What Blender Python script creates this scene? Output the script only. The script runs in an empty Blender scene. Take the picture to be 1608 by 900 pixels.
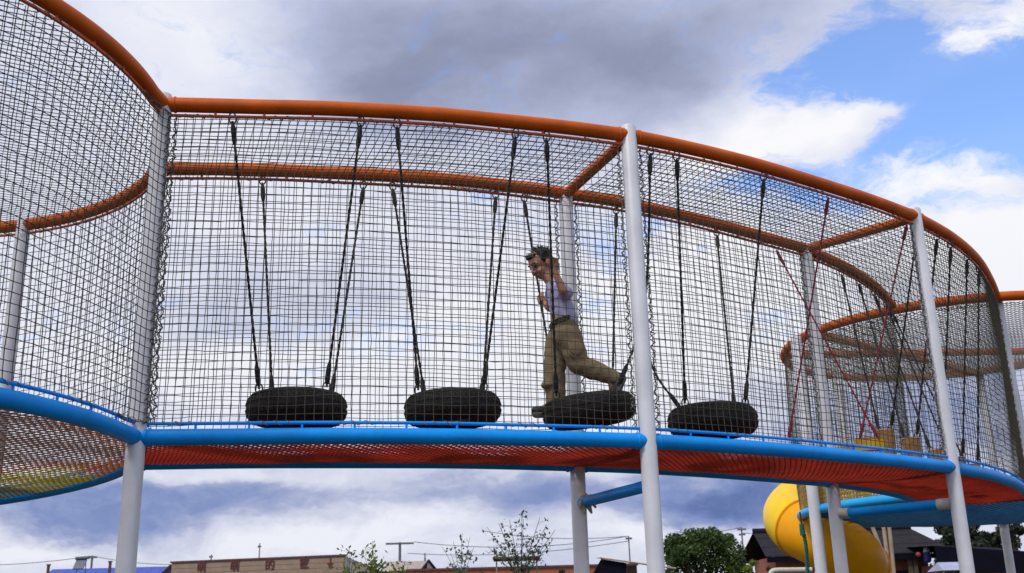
import bpy, bmesh, math, random
import numpy as np
from mathutils import Vector, Matrix, noise
rng = np.random.default_rng(7); random.seed(7)
R = math.radians
scene = bpy.context.scene
col = scene.collection

# ------------------------------------------------------------------ camera
CZ = 1.3                                   # eye height of the photographer
FPX, PITCH, ROLL = 1663.2, R(17.31), R(-1.51)
fw = np.array([0, math.cos(PITCH), math.sin(PITCH)]); up = np.array([0, -math.sin(PITCH), math.cos(PITCH)]); rt = np.array([1., 0, 0])
rt, up = math.cos(ROLL)*rt + math.sin(ROLL)*up, -math.sin(ROLL)*rt + math.cos(ROLL)*up
def ray(px, py): return fw + rt*(px-804)/FPX + up*(450-py)/FPX
def PY(px, py, y):                          # point seen at a picture position, y metres away
    d = ray(px, py); return d*y/d[1] + np.array([0, 0, CZ])
def PZ(px, py, z):
    d = ray(px, py); return d*(z-CZ)/d[2] + np.array([0, 0, CZ])
cam = bpy.data.cameras.new('camera'); cob = bpy.data.objects.new('camera', cam); col.objects.link(cob)
cam.sensor_fit = 'HORIZONTAL'; cam.sensor_width = 36; cam.lens = 36*FPX/1608; cam.clip_end = 3000; cam.clip_start = .05
M3 = Matrix([rt, up, -fw]).transposed(); cob.matrix_world = Matrix.Translation((0, 0, CZ)) @ M3.to_4x4()
cam.dof.use_dof = True; cam.dof.focus_distance = 7.2; cam.dof.aperture_fstop = 5.0
scene.camera = cob

# ------------------------------------------------------------------ materials
def mat(name, c, rough=.5, var=.12, scale=6., bump=0., bscale=40., metal=0., c2=None, spec=.5, trans=0.):
    m = bpy.data.materials.new(name); m.use_nodes = True
    nt = m.node_tree; b = nt.nodes['Principled BSDF']
    tc = nt.nodes.new('ShaderNodeTexCoord'); nz = nt.nodes.new('ShaderNodeTexNoise')
    nz.inputs['Scale'].default_value = scale; nz.inputs['Detail'].default_value = 6; nz.inputs['Roughness'].default_value = .65
    nt.links.new(tc.outputs['Object'], nz.inputs['Vector'])
    rp = nt.nodes.new('ShaderNodeValToRGB'); rp.color_ramp.elements[0].position = .3; rp.color_ramp.elements[1].position = .72
    a = c2 if c2 else tuple(x*(1-var*1.6) for x in c); d = c if c2 else tuple(min(1, x*(1+var)) for x in c)
    rp.color_ramp.elements[0].color = (*a, 1); rp.color_ramp.elements[1].color = (*d, 1)
    nt.links.new(nz.outputs['Fac'], rp.inputs['Fac']); nt.links.new(rp.outputs['Color'], b.inputs['Base Color'])
    b.inputs['Roughness'].default_value = rough; b.inputs['Metallic'].default_value = metal
    b.inputs['Specular IOR Level'].default_value = spec
    if bump:
        n2 = nt.nodes.new('ShaderNodeTexNoise'); n2.inputs['Scale'].default_value = bscale; n2.inputs['Detail'].default_value = 4
        nt.links.new(tc.outputs['Object'], n2.inputs['Vector'])
        bp = nt.nodes.new('ShaderNodeBump'); bp.inputs['Strength'].default_value = bump; bp.inputs['Distance'].default_value = .02
        nt.links.new(n2.outputs['Fac'], bp.inputs['Height']); nt.links.new(bp.outputs['Normal'], b.inputs['Normal'])
    if trans:
        tr = nt.nodes.new('ShaderNodeBsdfTranslucent'); nt.links.new(rp.outputs['Color'], tr.inputs['Color'])
        mx = nt.nodes.new('ShaderNodeMixShader'); mx.inputs[0].default_value = trans
        nt.links.new(b.outputs[0], mx.inputs[1]); nt.links.new(tr.outputs[0], mx.inputs[2])
        nt.links.new(mx.outputs[0], nt.nodes['Material Output'].inputs['Surface'])
    return m
M = dict(
 post=mat('white_post_paint', (.63, .645, .70), .42, .11, 2.2, .04, 60),
 orange=mat('orange_rail_paint', (.60, .110, .007), .55, .16, 4, .05, 50, spec=.2),
 orange_thin=mat('orange_rod_paint', (.52, .09, .02), .4, .15, 8),
 blue=mat('blue_rail_paint', (.002, .29, .86), .45, .12, 4, .05, 50, spec=.2),
 bluenet=mat('blue_cord', (.01, .11, .26), .8, .2, 9),
 lightblue=mat('light_blue_paint', (.02, .42, .88), .45, .1, 4, spec=.25),
 net=mat('olive_grey_net_cord', (.080, .071, .048), .9, .25, 14, spec=.2),
 palenet=mat('pale_beige_cord', (.27, .25, .20), .9, .2, 14, trans=.25),
 lace=mat('pale_lacing_cord', (.17, .165, .145), .85, .3, 25),
 rope=mat('black_rope', (.012, .012, .015), .8, .3, 30),
 redrope=mat('crimson_rope', (.30, .012, .045), .8, .25, 30),
 greenrope=mat('green_rope', (.01, .13, .11), .8, .2, 30),
 red=mat('red_floor_cord', (.68, .062, .022), .75, .18, 4, trans=.38),
 yellownet=mat('yellow_cord', (.60, .37, .01), .8, .2, 6),
 olive=mat('olive_cord', (.22, .20, .09), .85, .2, 12),
 tyre=mat('black_tyre_rubber', (.030, .029, .028), .8, .3, 5, .25, 80, c2=(.009, .009, .010), spec=.3),
 steel=mat('dark_steel', (.10, .10, .11), .45, .2, 30, metal=.8),
 sleeve=mat('worn_white_sleeve', (.55, .54, .52), .6, .18, 8),
 foam=mat('peeling_tape', (.50, .44, .28), .8, .35, 25, .3, 60, c2=(.28, .24, .17)),
 yellow=mat('yellow_slide_plastic', (.95, .60, .002), .4, .08, 2.5, .05, 12, spec=.25),
 slideorange=mat('orange_slide_plastic', (.95, .40, .002), .4, .08, 2.5, .05, 12, spec=.25),
 log=mat('sawn_log_wood', (.44, .25, .09), .8, .25, 26, .5, 30, c2=(.17, .09, .035)),
 logend=mat('log_end_grain', (.55, .38, .20), .85, .2, 20),
 skin=mat('tanned_skin', (.47, .235, .15), .55, .1, 9),
 hair=mat('black_hair', (.012, .010, .010), .6, .3, 60, .5, 120),
 vest=mat('lavender_vest_cotton', (.46, .44, .66), .85, .08, 7, .15, 90),
 khaki=mat('khaki_trouser_cloth', (.27, .205, .115), .9, .08, 8, .25, 110),
 belt=mat('dark_belt_leather', (.03, .022, .02), .5, .2, 20),
 shoe=mat('dark_shoe', (.028, .026, .028), .6, .3, 20),
 sole=mat('grey_shoe_sole', (.16, .16, .16), .7, .2, 20),
 eye=mat('dark_eye', (.02, .015, .012), .2, .1, 20),
 lips=mat('lip_skin', (.36, .10, .08), .5, .1, 20),
 ground=mat('dry_grass_ground', (.06, .06, .03), .95, .3, 1.5, .5, 20, c2=(.045, .038, .025)),
 bark=mat('brown_bark', (.12, .085, .06), .9, .25, 15, .5, 30),
 twig=mat('grey_twig', (.085, .075, .07), .9, .2, 15),
 leaf=mat('green_leaf', (.085, .14, .022), .6, .3, 1.7, c2=(.03, .062, .012), trans=.3),
 leafdark=mat('dark_leaf', (.04, .06, .028), .65, .3, 2, c2=(.012, .02, .012), trans=.15),
 leafgrey=mat('grey_green_leaf', (.13, .18, .10), .65, .25, 3, c2=(.06, .09, .055), trans=.25),
 leaflime=mat('lime_leaf', (.25, .30, .04), .6, .25, 4, c2=(.12, .17, .02), trans=.35),
 plank=mat('tan_plank', (.37, .265, .20), .85, .15, 3, c2=(.27, .19, .14)),
 paletimber=mat('pale_roof_sheet', (.40, .33, .28), .8, .15, 2),
 darkroof=mat('dark_tile', (.030, .027, .033), .9, .3, 5, c2=(.015, .014, .019), spec=.15),
 navyroof=mat('navy_sheet', (.007, .007, .016), .9, .2, 3, spec=.08),
 blueroof=mat('blue_roof_sheet', (.035, .07, .42), .5, .1, 2),
 brick=mat('red_brick_wall', (.36, .12, .075), .9, .15, 6),
 brownbeam=mat('brown_beam', (.11, .05, .045), .8, .2, 5),
 beige=mat('beige_pole_wood', (.45, .34, .25), .8, .2, 9),
 cream=mat('cream_pipe', (.62, .57, .46), .5, .1, 5),
 lettering=mat('maroon_lettering', (.13, .03, .025), .7, .15, 8),
 pole=mat('weathered_pole', (.16, .16, .18), .85, .2, 5),
 wire=mat('grey_wire', (.12, .12, .15), .7, .1, 5),
 solar=mat('grey_panel', (.10, .11, .16), .35, .15, 5),
 glass=mat('dark_window_glass', (.03, .035, .045), .15, .1, 3),
 pinkwall=mat('faded_pink_wall', (.42, .26, .24), .9, .12, 3),
 palewall=mat('pale_wall', (.5, .47, .44), .9, .12, 3),
 redcloth=mat('red_cloth', (.3, .05, .05), .7, .1, 6),
 bluecloth=mat('blue_cloth', (.05, .06, .36), .7, .1, 6),
 whitecloth=mat('white_cloth', (.7, .66, .68), .7, .1, 6),
 tent=mat('grey_canopy_cloth', (.36, .38, .52), .8, .1, 4),
)

# wooden boards on the sign wall: horizontal bands
def add_bands(m, scale, axis=2, dark=.55):
    nt = m.node_tree; b = nt.nodes['Principled BSDF']; src = b.inputs['Base Color'].links[0].from_socket
    tc = nt.nodes.new('ShaderNodeTexCoord'); sp = nt.nodes.new('ShaderNodeSeparateXYZ'); nt.links.new(tc.outputs['Object'], sp.inputs[0])
    mu = nt.nodes.new('ShaderNodeMath'); mu.operation = 'MULTIPLY'; mu.inputs[1].default_value = scale; nt.links.new(sp.outputs[axis], mu.inputs[0])
    fr = nt.nodes.new('ShaderNodeMath'); fr.operation = 'FRACT'; nt.links.new(mu.outputs[0], fr.inputs[0])
    gt = nt.nodes.new('ShaderNodeMath'); gt.operation = 'LESS_THAN'; gt.inputs[1].default_value = .14; nt.links.new(fr.outputs[0], gt.inputs[0])
    mx = nt.nodes.new('ShaderNodeMix'); mx.data_type = 'RGBA'; mx.blend_type = 'MULTIPLY'
    nt.links.new(gt.outputs[0], mx.inputs[0]); nt.links.new(src, mx.inputs[6]); mx.inputs[7].default_value = (dark, dark, dark, 1)
    nt.links.new(mx.outputs[2], b.inputs['Base Color'])
add_bands(M['plank'], 5); add_bands(M['darkroof'], 3.2); add_bands(M['brick'], 8, dark=.75); add_bands(M['blueroof'], 2, 0, .7)

# floor cord of the left room: orange by the corridor, brown in the middle, yellow at the back
def zone_cord():
    m = mat('orange_brown_yellow_cord', (.4, .2, .1), .8, .1, 6, trans=.3); nt = m.node_tree; b = nt.nodes['Principled BSDF']
    tc = nt.nodes.new('ShaderNodeNewGeometry'); sp = nt.nodes.new('ShaderNodeSeparateXYZ'); nt.links.new(tc.outputs['Position'], sp.inputs[0])
    def rng_(sock, a, b_):
        n = nt.nodes.new('ShaderNodeMapRange'); n.inputs[1].default_value = a; n.inputs[2].default_value = b_; nt.links.new(sock, n.inputs[0]); return n.outputs[0]
    def op(o, a, b_):
        n = nt.nodes.new('ShaderNodeMath'); n.operation = o; nt.links.new(a, n.inputs[0]); nt.links.new(b_, n.inputs[1]); return n.outputs[0]
    def mix(f, a, c):
        n = nt.nodes.new('ShaderNodeMix'); n.data_type = 'RGBA'; nt.links.new(f, n.inputs[0])
        if isinstance(a, tuple): n.inputs[6].default_value = (*a, 1)
        else: nt.links.new(a, n.inputs[6])
        n.inputs[7].default_value = (*c, 1); return n.outputs[2]
    X, Y = sp.outputs[0], sp.outputs[1]
    fo = op('MAXIMUM', rng_(Y, 6.85, 7.15), rng_(X, -2.55, -2.35)); fy = op('MULTIPLY', rng_(Y, 7.1, 7.2), rng_(X, -2.95, -3.1)); fg = op('MULTIPLY', rng_(Y, 7.3, 7.38), rng_(X, -3.62, -3.68))
    c = mix(fg, mix(fy, mix(fo, (.29, .155, .115), (.56, .17, .025)), (.50, .40, .02)), (.19, .19, .10))
    nt.links.new(c, b.inputs['Base Color'])
    for n in nt.nodes:
        if n.type == 'BSDF_TRANSLUCENT': nt.links.new(c, n.inputs['Color'])
    return m
M['zone'] = zone_cord()

# ------------------------------------------------------------------ mesh helpers
class MB:
    def __init__(s): s.v = []; s.q = []; s.n = []; s.c = 0
    def add(s, verts, quads=None, ngons=None):
        verts = np.asarray(verts, float).reshape(-1, 3)
        if quads is not None and len(quads): s.q.append(np.asarray(quads, int)+s.c)
        if ngons:
            for g in ngons: s.n.append([i+s.c for i in g])
        s.v.append(verts); s.c += len(verts); return s
    def tube(s, P, r, k=10, closed=False, caps=True):
        P = np.asarray(P, float); n = len(P)
        T = (np.roll(P, -1, 0)-np.roll(P, 1, 0)) if closed else np.gradient(P, axis=0)
        T /= np.linalg.norm(T, axis=1)[:, None]+1e-12
        m = np.abs(T).mean(0); ref = np.eye(3)[int(np.argmin(m))] if k > 4 or m.min() < .1 else np.eye(3)[int(np.argmin(m))]
        if m[2] < .5: ref = np.array([0, 0, 1.])
        A = np.cross(T, ref); A /= np.linalg.norm(A, axis=1)[:, None]+1e-12; B = np.cross(T, A)
        rr = np.broadcast_to(np.asarray(r, float), (n,))[:, None]
        a = np.arange(k)*2*math.pi/k+math.pi/4
        V = P[:, None]+(A[:, None]*np.cos(a)[None, :, None]+B[:, None]*np.sin(a)[None, :, None])*rr[:, None]
        i = np.arange(n if closed else n-1)[:, None]; j = np.arange(k)[None]
        i2 = (i+1) % n; j2 = (j+1) % k
        Q = np.stack([i*k+j, i2*k+j, i2*k+j2, i*k+j2], -1).reshape(-1, 4)
        ng = None if closed or not caps else [list(range(k)), list(range((n-1)*k+k-1, (n-1)*k-1, -1))]
        return s.add(V.reshape(-1, 3), Q, ng)
    def box(s, c, h, rot=None):
        v = np.array([[x, y, z] for x in (-1, 1) for y in (-1, 1) for z in (-1, 1)], float)*np.asarray(h)
        if rot is not None: v = v@np.asarray(rot).T
        return s.add(v+np.asarray(c), [[0, 1, 3, 2], [4, 6, 7, 5], [0, 4, 5, 1], [2, 3, 7, 6], [0, 2, 6, 4], [1, 5, 7, 3]])
    def lathe(s, prof, c=(0, 0, 0), k=32, rot=None, closed=False, caps=False):
        prof = np.asarray(prof, float); n = len(prof); a = np.arange(k)*2*math.pi/k
        V = np.stack([prof[:, None, 0]*np.cos(a), prof[:, None, 0]*np.sin(a), np.broadcast_to(prof[:, None, 1], (n, k))], -1).reshape(-1, 3)
        if rot is not None: V = V@np.asarray(rot).T
        i = np.arange(n if closed else n-1)[:, None]; j = np.arange(k)[None]; i2 = (i+1) % n; j2 = (j+1) % k
        Q = np.stack([i*k+j, i*k+j2, i2*k+j2, i2*k+j], -1).reshape(-1, 4)
        ng = [list(range(k-1, -1, -1)), list(range((n-1)*k, n*k))] if caps else None
        return s.add(V+np.asarray(c), Q, ng)
    def ell(s, c, r, rot=None, k=20, n=12):
        t = np.linspace(-math.pi/2, math.pi/2, n); V = []
        a = np.arange(k)*2*math.pi/k
        V = np.stack([np.cos(t)[:, None]*np.cos(a)*r[0], np.cos(t)[:, None]*np.sin(a)*r[1], np.broadcast_to(np.sin(t)[:, None]*r[2], (n, k))], -1).reshape(-1, 3)
        if rot is not None: V = V@np.asarray(rot).T
        i = np.arange(n-1)[:, None]; j = np.arange(k)[None]; j2 = (j+1) % k
        return s.add(V+np.asarray(c), np.stack([i*k+j, i*k+j2, (i+1)*k+j2, (i+1)*k+j], -1).reshape(-1, 4))
    def capsule(s, a, b, ra, rb, k=16):
        a = np.asarray(a, float); b = np.asarray(b, float); L = np.linalg.norm(b-a)+1e-9; d = (b-a)/L
        t = np.linspace(-math.pi/2, 0, 6)[1:]; u = np.linspace(0, math.pi/2, 6)[:-1]
        off = [(-ra*abs(math.sin(x)), ra*math.cos(x)) for x in t]+[(L+rb*math.sin(x), rb*math.cos(x)) for x in u]
        off = [(-ra*.999, ra*.05)]+off+[(L+rb*.999, rb*.05)]
        return s.tube([a+d*o[0] for o in off], [o[1] for o in off], k)
    def quadstrip(s, pts): return s.add(pts, [[0, 1, 2, 3]])
    def build(s, name, m, parent=None, smooth=True):
        me = bpy.data.meshes.new(name); V = np.concatenate(s.v)
        if parent is not None: V = V-np.array(parent_loc(parent))
        q = np.concatenate(s.q).reshape(-1, 4) if s.q else np.zeros((0, 4), int)
        loops = q.ravel(); tot = np.full(len(q), 4)
        if s.n: loops = np.concatenate([loops, np.concatenate([np.array(g) for g in s.n])]); tot = np.concatenate([tot, [len(g) for g in s.n]])
        me.vertices.add(len(V)); me.vertices.foreach_set('co', V.ravel())
        me.loops.add(len(loops)); me.loops.foreach_set('vertex_index', loops.astype(np.int32))
        me.polygons.add(len(tot)); st = np.concatenate([[0], np.cumsum(tot)[:-1]])
        me.polygons.foreach_set('loop_start', st.astype(np.int32)); me.polygons.foreach_set('loop_total', tot.astype(np.int32))
        me.update(calc_edges=True); me.validate()
        me.polygons.foreach_set('use_smooth', np.full(len(me.polygons), smooth))
        if smooth and hasattr(me, 'set_sharp_from_angle'): me.set_sharp_from_angle(angle=R(50))
        me.materials.append(m)
        o = bpy.data.objects.new(name, me); col.objects.link(o)
        if parent is not None: o.parent = parent
        return o
def parent_loc(o):
    l = np.zeros(3)
    while o is not None: l = l+np.array(o.location); o = o.parent
    return l
def thing(name, label, cat, loc, group=None):
    o = bpy.data.objects.new(name, None); col.objects.link(o); o.location = tuple(float(x) for x in loc); o.empty_display_size = .2
    o['label'] = label; o['category'] = cat
    if group: o['group'] = group
    return o
def tag(o, label=None, cat=None, group=None, kind=None):
    if label: o['label'] = label
    if cat: o['category'] = cat
    if group: o['group'] = group
    if kind: o['kind'] = kind
    return o
def spline(pts, n):
    P = np.asarray(pts, float); P = np.vstack([2*P[0]-P[1], P, 2*P[-1]-P[-2]]); out = []
    m = len(P)-3
    for t in np.linspace(0, m, 60*m+1):
        i = min(int(t), m-1); f = t-i; a, b, c, d = P[i:i+4]
        out.append(.5*((2*b)+(c-a)*f+(2*a-5*b+4*c-d)*f*f+(3*b-a-3*c+d)*f**3))
    return resample(np.array(out), n)
def resample(P, n):
    P = np.asarray(P, float); L = np.concatenate([[0], np.cumsum(np.linalg.norm(np.diff(P, axis=0), axis=1))])
    s = np.linspace(0, L[-1], n); return np.stack([np.interp(s, L, P[:, k]) for k in range(P.shape[1])], 1)
def length(P): return np.linalg.norm(np.diff(P, axis=0), axis=1).sum()
def z3(P, z): return np.column_stack([np.asarray(P)[:, :2], np.full(len(P), z)])

# ------------------------------------------------------------------ main dimensions
ZD, ZT = CZ+1.077, CZ+3.277                # deck rail and top rail heights
RR = .05                                    # rail radius
A, B, C, D = (-2.265, 6.285), (.865, 6.945), (3.565, 8.755), (5.46, 11.48)
A2, B2, C2, D2 = (-2.645, 7.31), (.455, 8.01), (2.80, 9.545), (4.33, 11.63)
near = dict(
 AB=spline([A, (-1.68, 6.35), (-1.14, 6.41), (-.49, 6.53), (.0, 6.665), (.42, 6.79), B], 60),
 BC=spline([B, (1.35, 7.195), (1.88, 7.51), (2.45, 7.9), (3.04, 8.33), C], 60),
 CD=spline([C, (4.09, 9.31), (4.6, 9.98), (5.06, 10.74), D], 60))
far = dict(
 AB=spline([A2, (-1.92, 7.37), (-1.2, 7.5), (-.5, 7.65), (0, 7.82), B2], 60),
 BC=spline([B2, (.93, 8.23), (1.6, 8.65), (2.27, 9.14), C2], 60),
 CD=spline([C2, (3.38, 10.17), (3.89, 10.86), D2], 60))
ZN0, ZN1 = ZD+.082, ZT-.078                # rods that carry the nets

def swirl(s, z, k):
    return np.sin(s*1.7+k)*np.cos(z*2.1+2*k)+.6*np.sin(s*4.1+z*1.3+3*k)+.35*np.sin(s*9.3-z*6.1+k*5)
def net_wall(curve, z0, z1, cell=.056, r=.0028, seed=0, wob=.0045, off=0.):
    """square-mesh side net on a plan curve"""
    L = length(curve); nu = max(2, int(round(L/cell))); nz = int(round((z1-z0)/cell))
    P = resample(curve, nu+1); T = np.gradient(P, axis=0); T /= np.linalg.norm(T, axis=1)[:, None]; N = np.column_stack([T[:, 1], -T[:, 0]])
    s = np.linspace(0, L, nu+1)[:, None]; z = np.linspace(z0, z1, nz+1)[None]
    e = np.clip(np.minimum(s, L-s)/.12, 0, 1)*np.clip(np.minimum(z-z0, z1-z)/.12, 0, 1)
    rg = np.random.default_rng(seed)
    ds = (wob*1.3*swirl(s, z, seed)+rg.normal(0, .0012, (nu+1, nz+1)))*e
    dz = (wob*1.5*swirl(s*1.3, z, seed+2.5)+rg.normal(0, .0012, (nu+1, nz+1)))*e
    dn = (wob*1.2*swirl(s, z*.7, seed+4.1)+.02*np.sin(math.pi*s/L)*np.sin(math.pi*(z-z0)/(z1-z0)))*e+off
    G = np.zeros((nu+1, nz+1, 3))
    G[..., :2] = P[:, None]+T[:, None]*ds[..., None]+N[:, None]*dn[..., None]; G[..., 2] = z+dz
    return G
def grid_mb(G, r):
    mb = MB()
    for i in range(G.shape[0]): mb.tube(G[i], r, 4, caps=False)
    for k in range(G.shape[1]): mb.tube(G[:, k], r, 4, caps=False)
    return mb
def edge_lace(mb, P, r=.0075, amp=.014, pitch=.06):
    P = resample(P, max(8, int(length(P)/.012))); n = len(P); s = np.arange(n)*.012
    T = np.gradient(P, axis=0); T /= np.linalg.norm(T, axis=1)[:, None]
    ref = np.array([0, 0, 1.]) if abs(T[n//2][2]) < .7 else np.array([1., 0, 0])
    Aa = np.cross(T, ref); Aa /= np.linalg.norm(Aa, axis=1)[:, None]; Bb = np.cross(T, Aa)
    ph = s*2*math.pi/pitch+.8*np.sin(s*7); am = amp*(1+.35*np.sin(s*11.7))
    mb.tube(P+Aa*(am*np.cos(ph))[:, None]+Bb*(am*np.sin(ph))[:, None], r*.6, 4, caps=False)
    mb.tube(P+Aa*(am*.6*np.cos(-ph*.63))[:, None]+Bb*(am*.6*np.sin(-ph*.63))[:, None], r*.8, 4, caps=False)
def lattice(curveN, curveF, z0, cell, r, diag=True, sag=.02, seed=0, zfun=None):
    """net sheet spanned between two plan curves (ceilings, floors)"""
    Lm = (length(curveN)+length(curveF))/2; W = np.linalg.norm(np.asarray(curveN)-np.asarray(curveF), axis=1).mean()
    n = 400; a = resample(curveN, n); b = resample(curveF, n)
    def pt(s, t):                          # s 0..Lm, t 0..W
        f = np.clip(s/Lm, 0, 1)*(n-1); i = np.minimum(f.astype(int), n-2); g = (f-i)[:, None]
        pa = a[i]*(1-g)+a[i+1]*g; pb = b[i]*(1-g)+b[i+1]*g; q = pa+(pb-pa)*(t/W)[:, None]
        e = np.clip(np.minimum(t, W-t)/.1, 0, 1)
        q = q+np.stack([swirl(s, t, seed), swirl(t, s, seed+1)], 1)*(.007*e)[:, None]
        z = z0-sag*np.sin(math.pi*t/W)+.008*swirl(s, t*2, seed+3)*e
        return np.column_stack([q, z])
    mb = MB()
    if diag:
        st = cell*math.sqrt(2)
        for sg in (1, -1):
            for c in np.arange(-W, Lm+W, st):
                t = np.linspace(0, W, max(6, int(W/.035))); s = c+t if sg > 0 else c+W-t
                ok = (s >= 0) & (s <= Lm)
                if ok.sum() > 1: mb.tube(pt(s[ok], t[ok]), r, 4, caps=False)
        t = np.linspace(0, W, 24)              # selvedge cords at both ends of the panel
        for o in np.arange(0, .075, .011):
            for s0 in (o, Lm-o): mb.tube(pt(np.full(24, s0), t)-np.array([0, 0, .004]), r*.9, 4, caps=False)
    else:
        for s0 in np.linspace(0, Lm, int(Lm/cell)+1):
            t = np.linspace(0, W, int(W/cell)+1); mb.tube(pt(np.full(len(t), s0), t), r, 4, caps=False)
        for t0 in np.linspace(0, W, int(W/cell)+1):
            s = np.linspace(0, Lm, int(Lm/cell)+1); mb.tube(pt(s, np.full(len(s), t0)), r, 4, caps=False)
    return mb
def disc_net(c, rad, z, cell, r, ang, sag=.05, seed=0):
    mb = MB()
    for q in (0, math.pi/2):
        d = np.array([math.cos(ang+q), math.sin(ang+q)]); m = np.array([-d[1], d[0]])
        for o in np.arange(-rad+cell*.4, rad, cell):
            h = math.sqrt(rad*rad-o*o); t = np.linspace(-h, h, max(3, int(2*h/.10)))
            p = np.array(c)+m*o+d*t[:, None]; e = 1-(t*t+o*o)/rad**2
            p = p+np.stack([swirl(p[:, 0], p[:, 1], seed), swirl(p[:, 1], p[:, 0], seed+1)], 1)*(.010*np.clip(e*6, 0, 1))[:, None]
            mb.tube(np.column_stack([p, z-sag*e+.01*swirl(p[:, 0], p[:, 1], seed+2)*np.clip(e*6, 0, 1)]), r, 4, caps=False)
    return mb
def post_mb(x, y, z1, r=.057, r0=None):
    return MB().lathe([(r, 0), (r, z1-.02), (r*.9, z1-.006), (r*.55, z1), (.001, z1+.002)], (x, y, 0), 24)
def rod_mb(curve, z, zr, r=.011, step=.3):
    mb = MB().tube(z3(curve, z), r, 8)
    n = max(2, int(length(curve)/step))
    for p in resample(curve, n+1)[1:-1]: mb.tube([[*p, z], [*p, zr]], .008, 6)
    return mb
def trim(curve, a, b):
    L = length(curve); P = resample(curve, 400); return resample(P[int(400*a/L):400-int(400*b/L)], 60)

# ------------------------------------------------------------------ corridor of nets
walk = thing('net_walkway', 'raised curving walkway caged in grey net with orange top rails on white posts', 'climbing frame', (.6, 7.5, 0))
for x, y in (A, B, C, D, A2, B2, C2): post_mb(x, y, ZT+.075 if (x, y) in (A, B, C, D) else ZT+.03).build('post', M['post'], walk)
k = 0
for side in (near, far):
    for key, cv in side.items():
        k += 1
        t = trim(cv, .03, .03)
        for z_, nm_, m_ in ((ZT, 'top_rail', 'orange'), (ZD, 'deck_rail', 'blue')):
            mb = MB().tube(z3(t, z_), RR, 18)
            for e_ in (z3(t, z_)[[1, 2]], z3(t, z_)[[-2, -3]]):   # weld bead by the post, sleeve joint further on
                d_ = (e_[1]-e_[0])/np.linalg.norm(e_[1]-e_[0]); mb.tube([e_[0]-d_*.012, e_[0]-d_*.004, e_[0]+d_*.004, e_[0]+d_*.012], [RR-.002, RR+.006, RR+.006, RR-.002], 18, caps=False)
            mb.build(nm_, M[m_], walk)
        rod_mb(t, ZN1, ZT).build('top_net_rod', M['orange_thin'], walk)
        rod_mb(t, ZN0, ZD).build('deck_net_rod', M['blue'], walk)
        tn = trim(cv, .09, .09)
        G = net_wall(tn, ZN0, ZN1, seed=k)
        nt_ = grid_mb(G, .0028).build('side_net', M['net'], walk)
        lc = MB()
        for P in (G[0], G[-1]): edge_lace(lc, P, .0055, .016)
        for P in (G[:, 0], G[:, -1]): edge_lace(lc, P, .0042, .011, .08)
        lc.build('lacing', M['lace'], nt_)
for key in near:
    lattice(trim(near[key], .05, .05), trim(far[key], .05, .05), ZN1+.01, .056, .0029, False, .03, 3).build('ceiling_net', M['net'], walk)
    lattice(near[key], far[key], ZD-.012, .040, .0055, True, .035, 5).build('floor_net', M['red'], walk)
for p, q in ((A, A2), (B, B2), (C, C2)):
    p = np.array(p); q = np.array(q); d = (q-p)/np.linalg.norm(q-p)
    MB().tube(z3([p+d*.05, q-d*.05], ZT-.01), .042, 14).build('cross_beam', M['orange'], walk)
for p, q, ns in ((B, B2, 'tape'), (C, C2, 'sleeve')):
    p = np.array(p); q = np.array(q); d = (q-p)/np.linalg.norm(q-p); zc = ZD-.285
    b = MB().tube(z3([p+d*.06, q-d*.06], zc), .04, 16).build('brace_bar', M['blue'], walk)
    if ns == 'tape':
        mb = MB(); e = q-d*.10
        for i in range(7):
            a = i*.9; w = np.array([math.sin(a)*.03, 0, math.cos(a)*.03]); c = np.array([*e, zc])
            mb.tube([c+w*.6+np.array([*(d*(.05-.02*i)), .0]), c+w*1.5+np.array([*(-d*.03), .01*math.sin(i)]), c+w*1.9+np.array([*(-d*.06), -.035])], [.022, .02, .008], 6)
        tag(mb.build('tape_wrap', M['foam'], b), 'peeling beige tape round the end of the blue bar')
    else:
        MB().tube(z3([q-d*.14, q-d*.05], zc), .046, 16).build('end_sleeve', M['sleeve'], b)
        MB().tube(z3([p+d*.05, p+d*.16], zc), .046, 16).build('end_sleeve', M['sleeve'], b)

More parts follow.
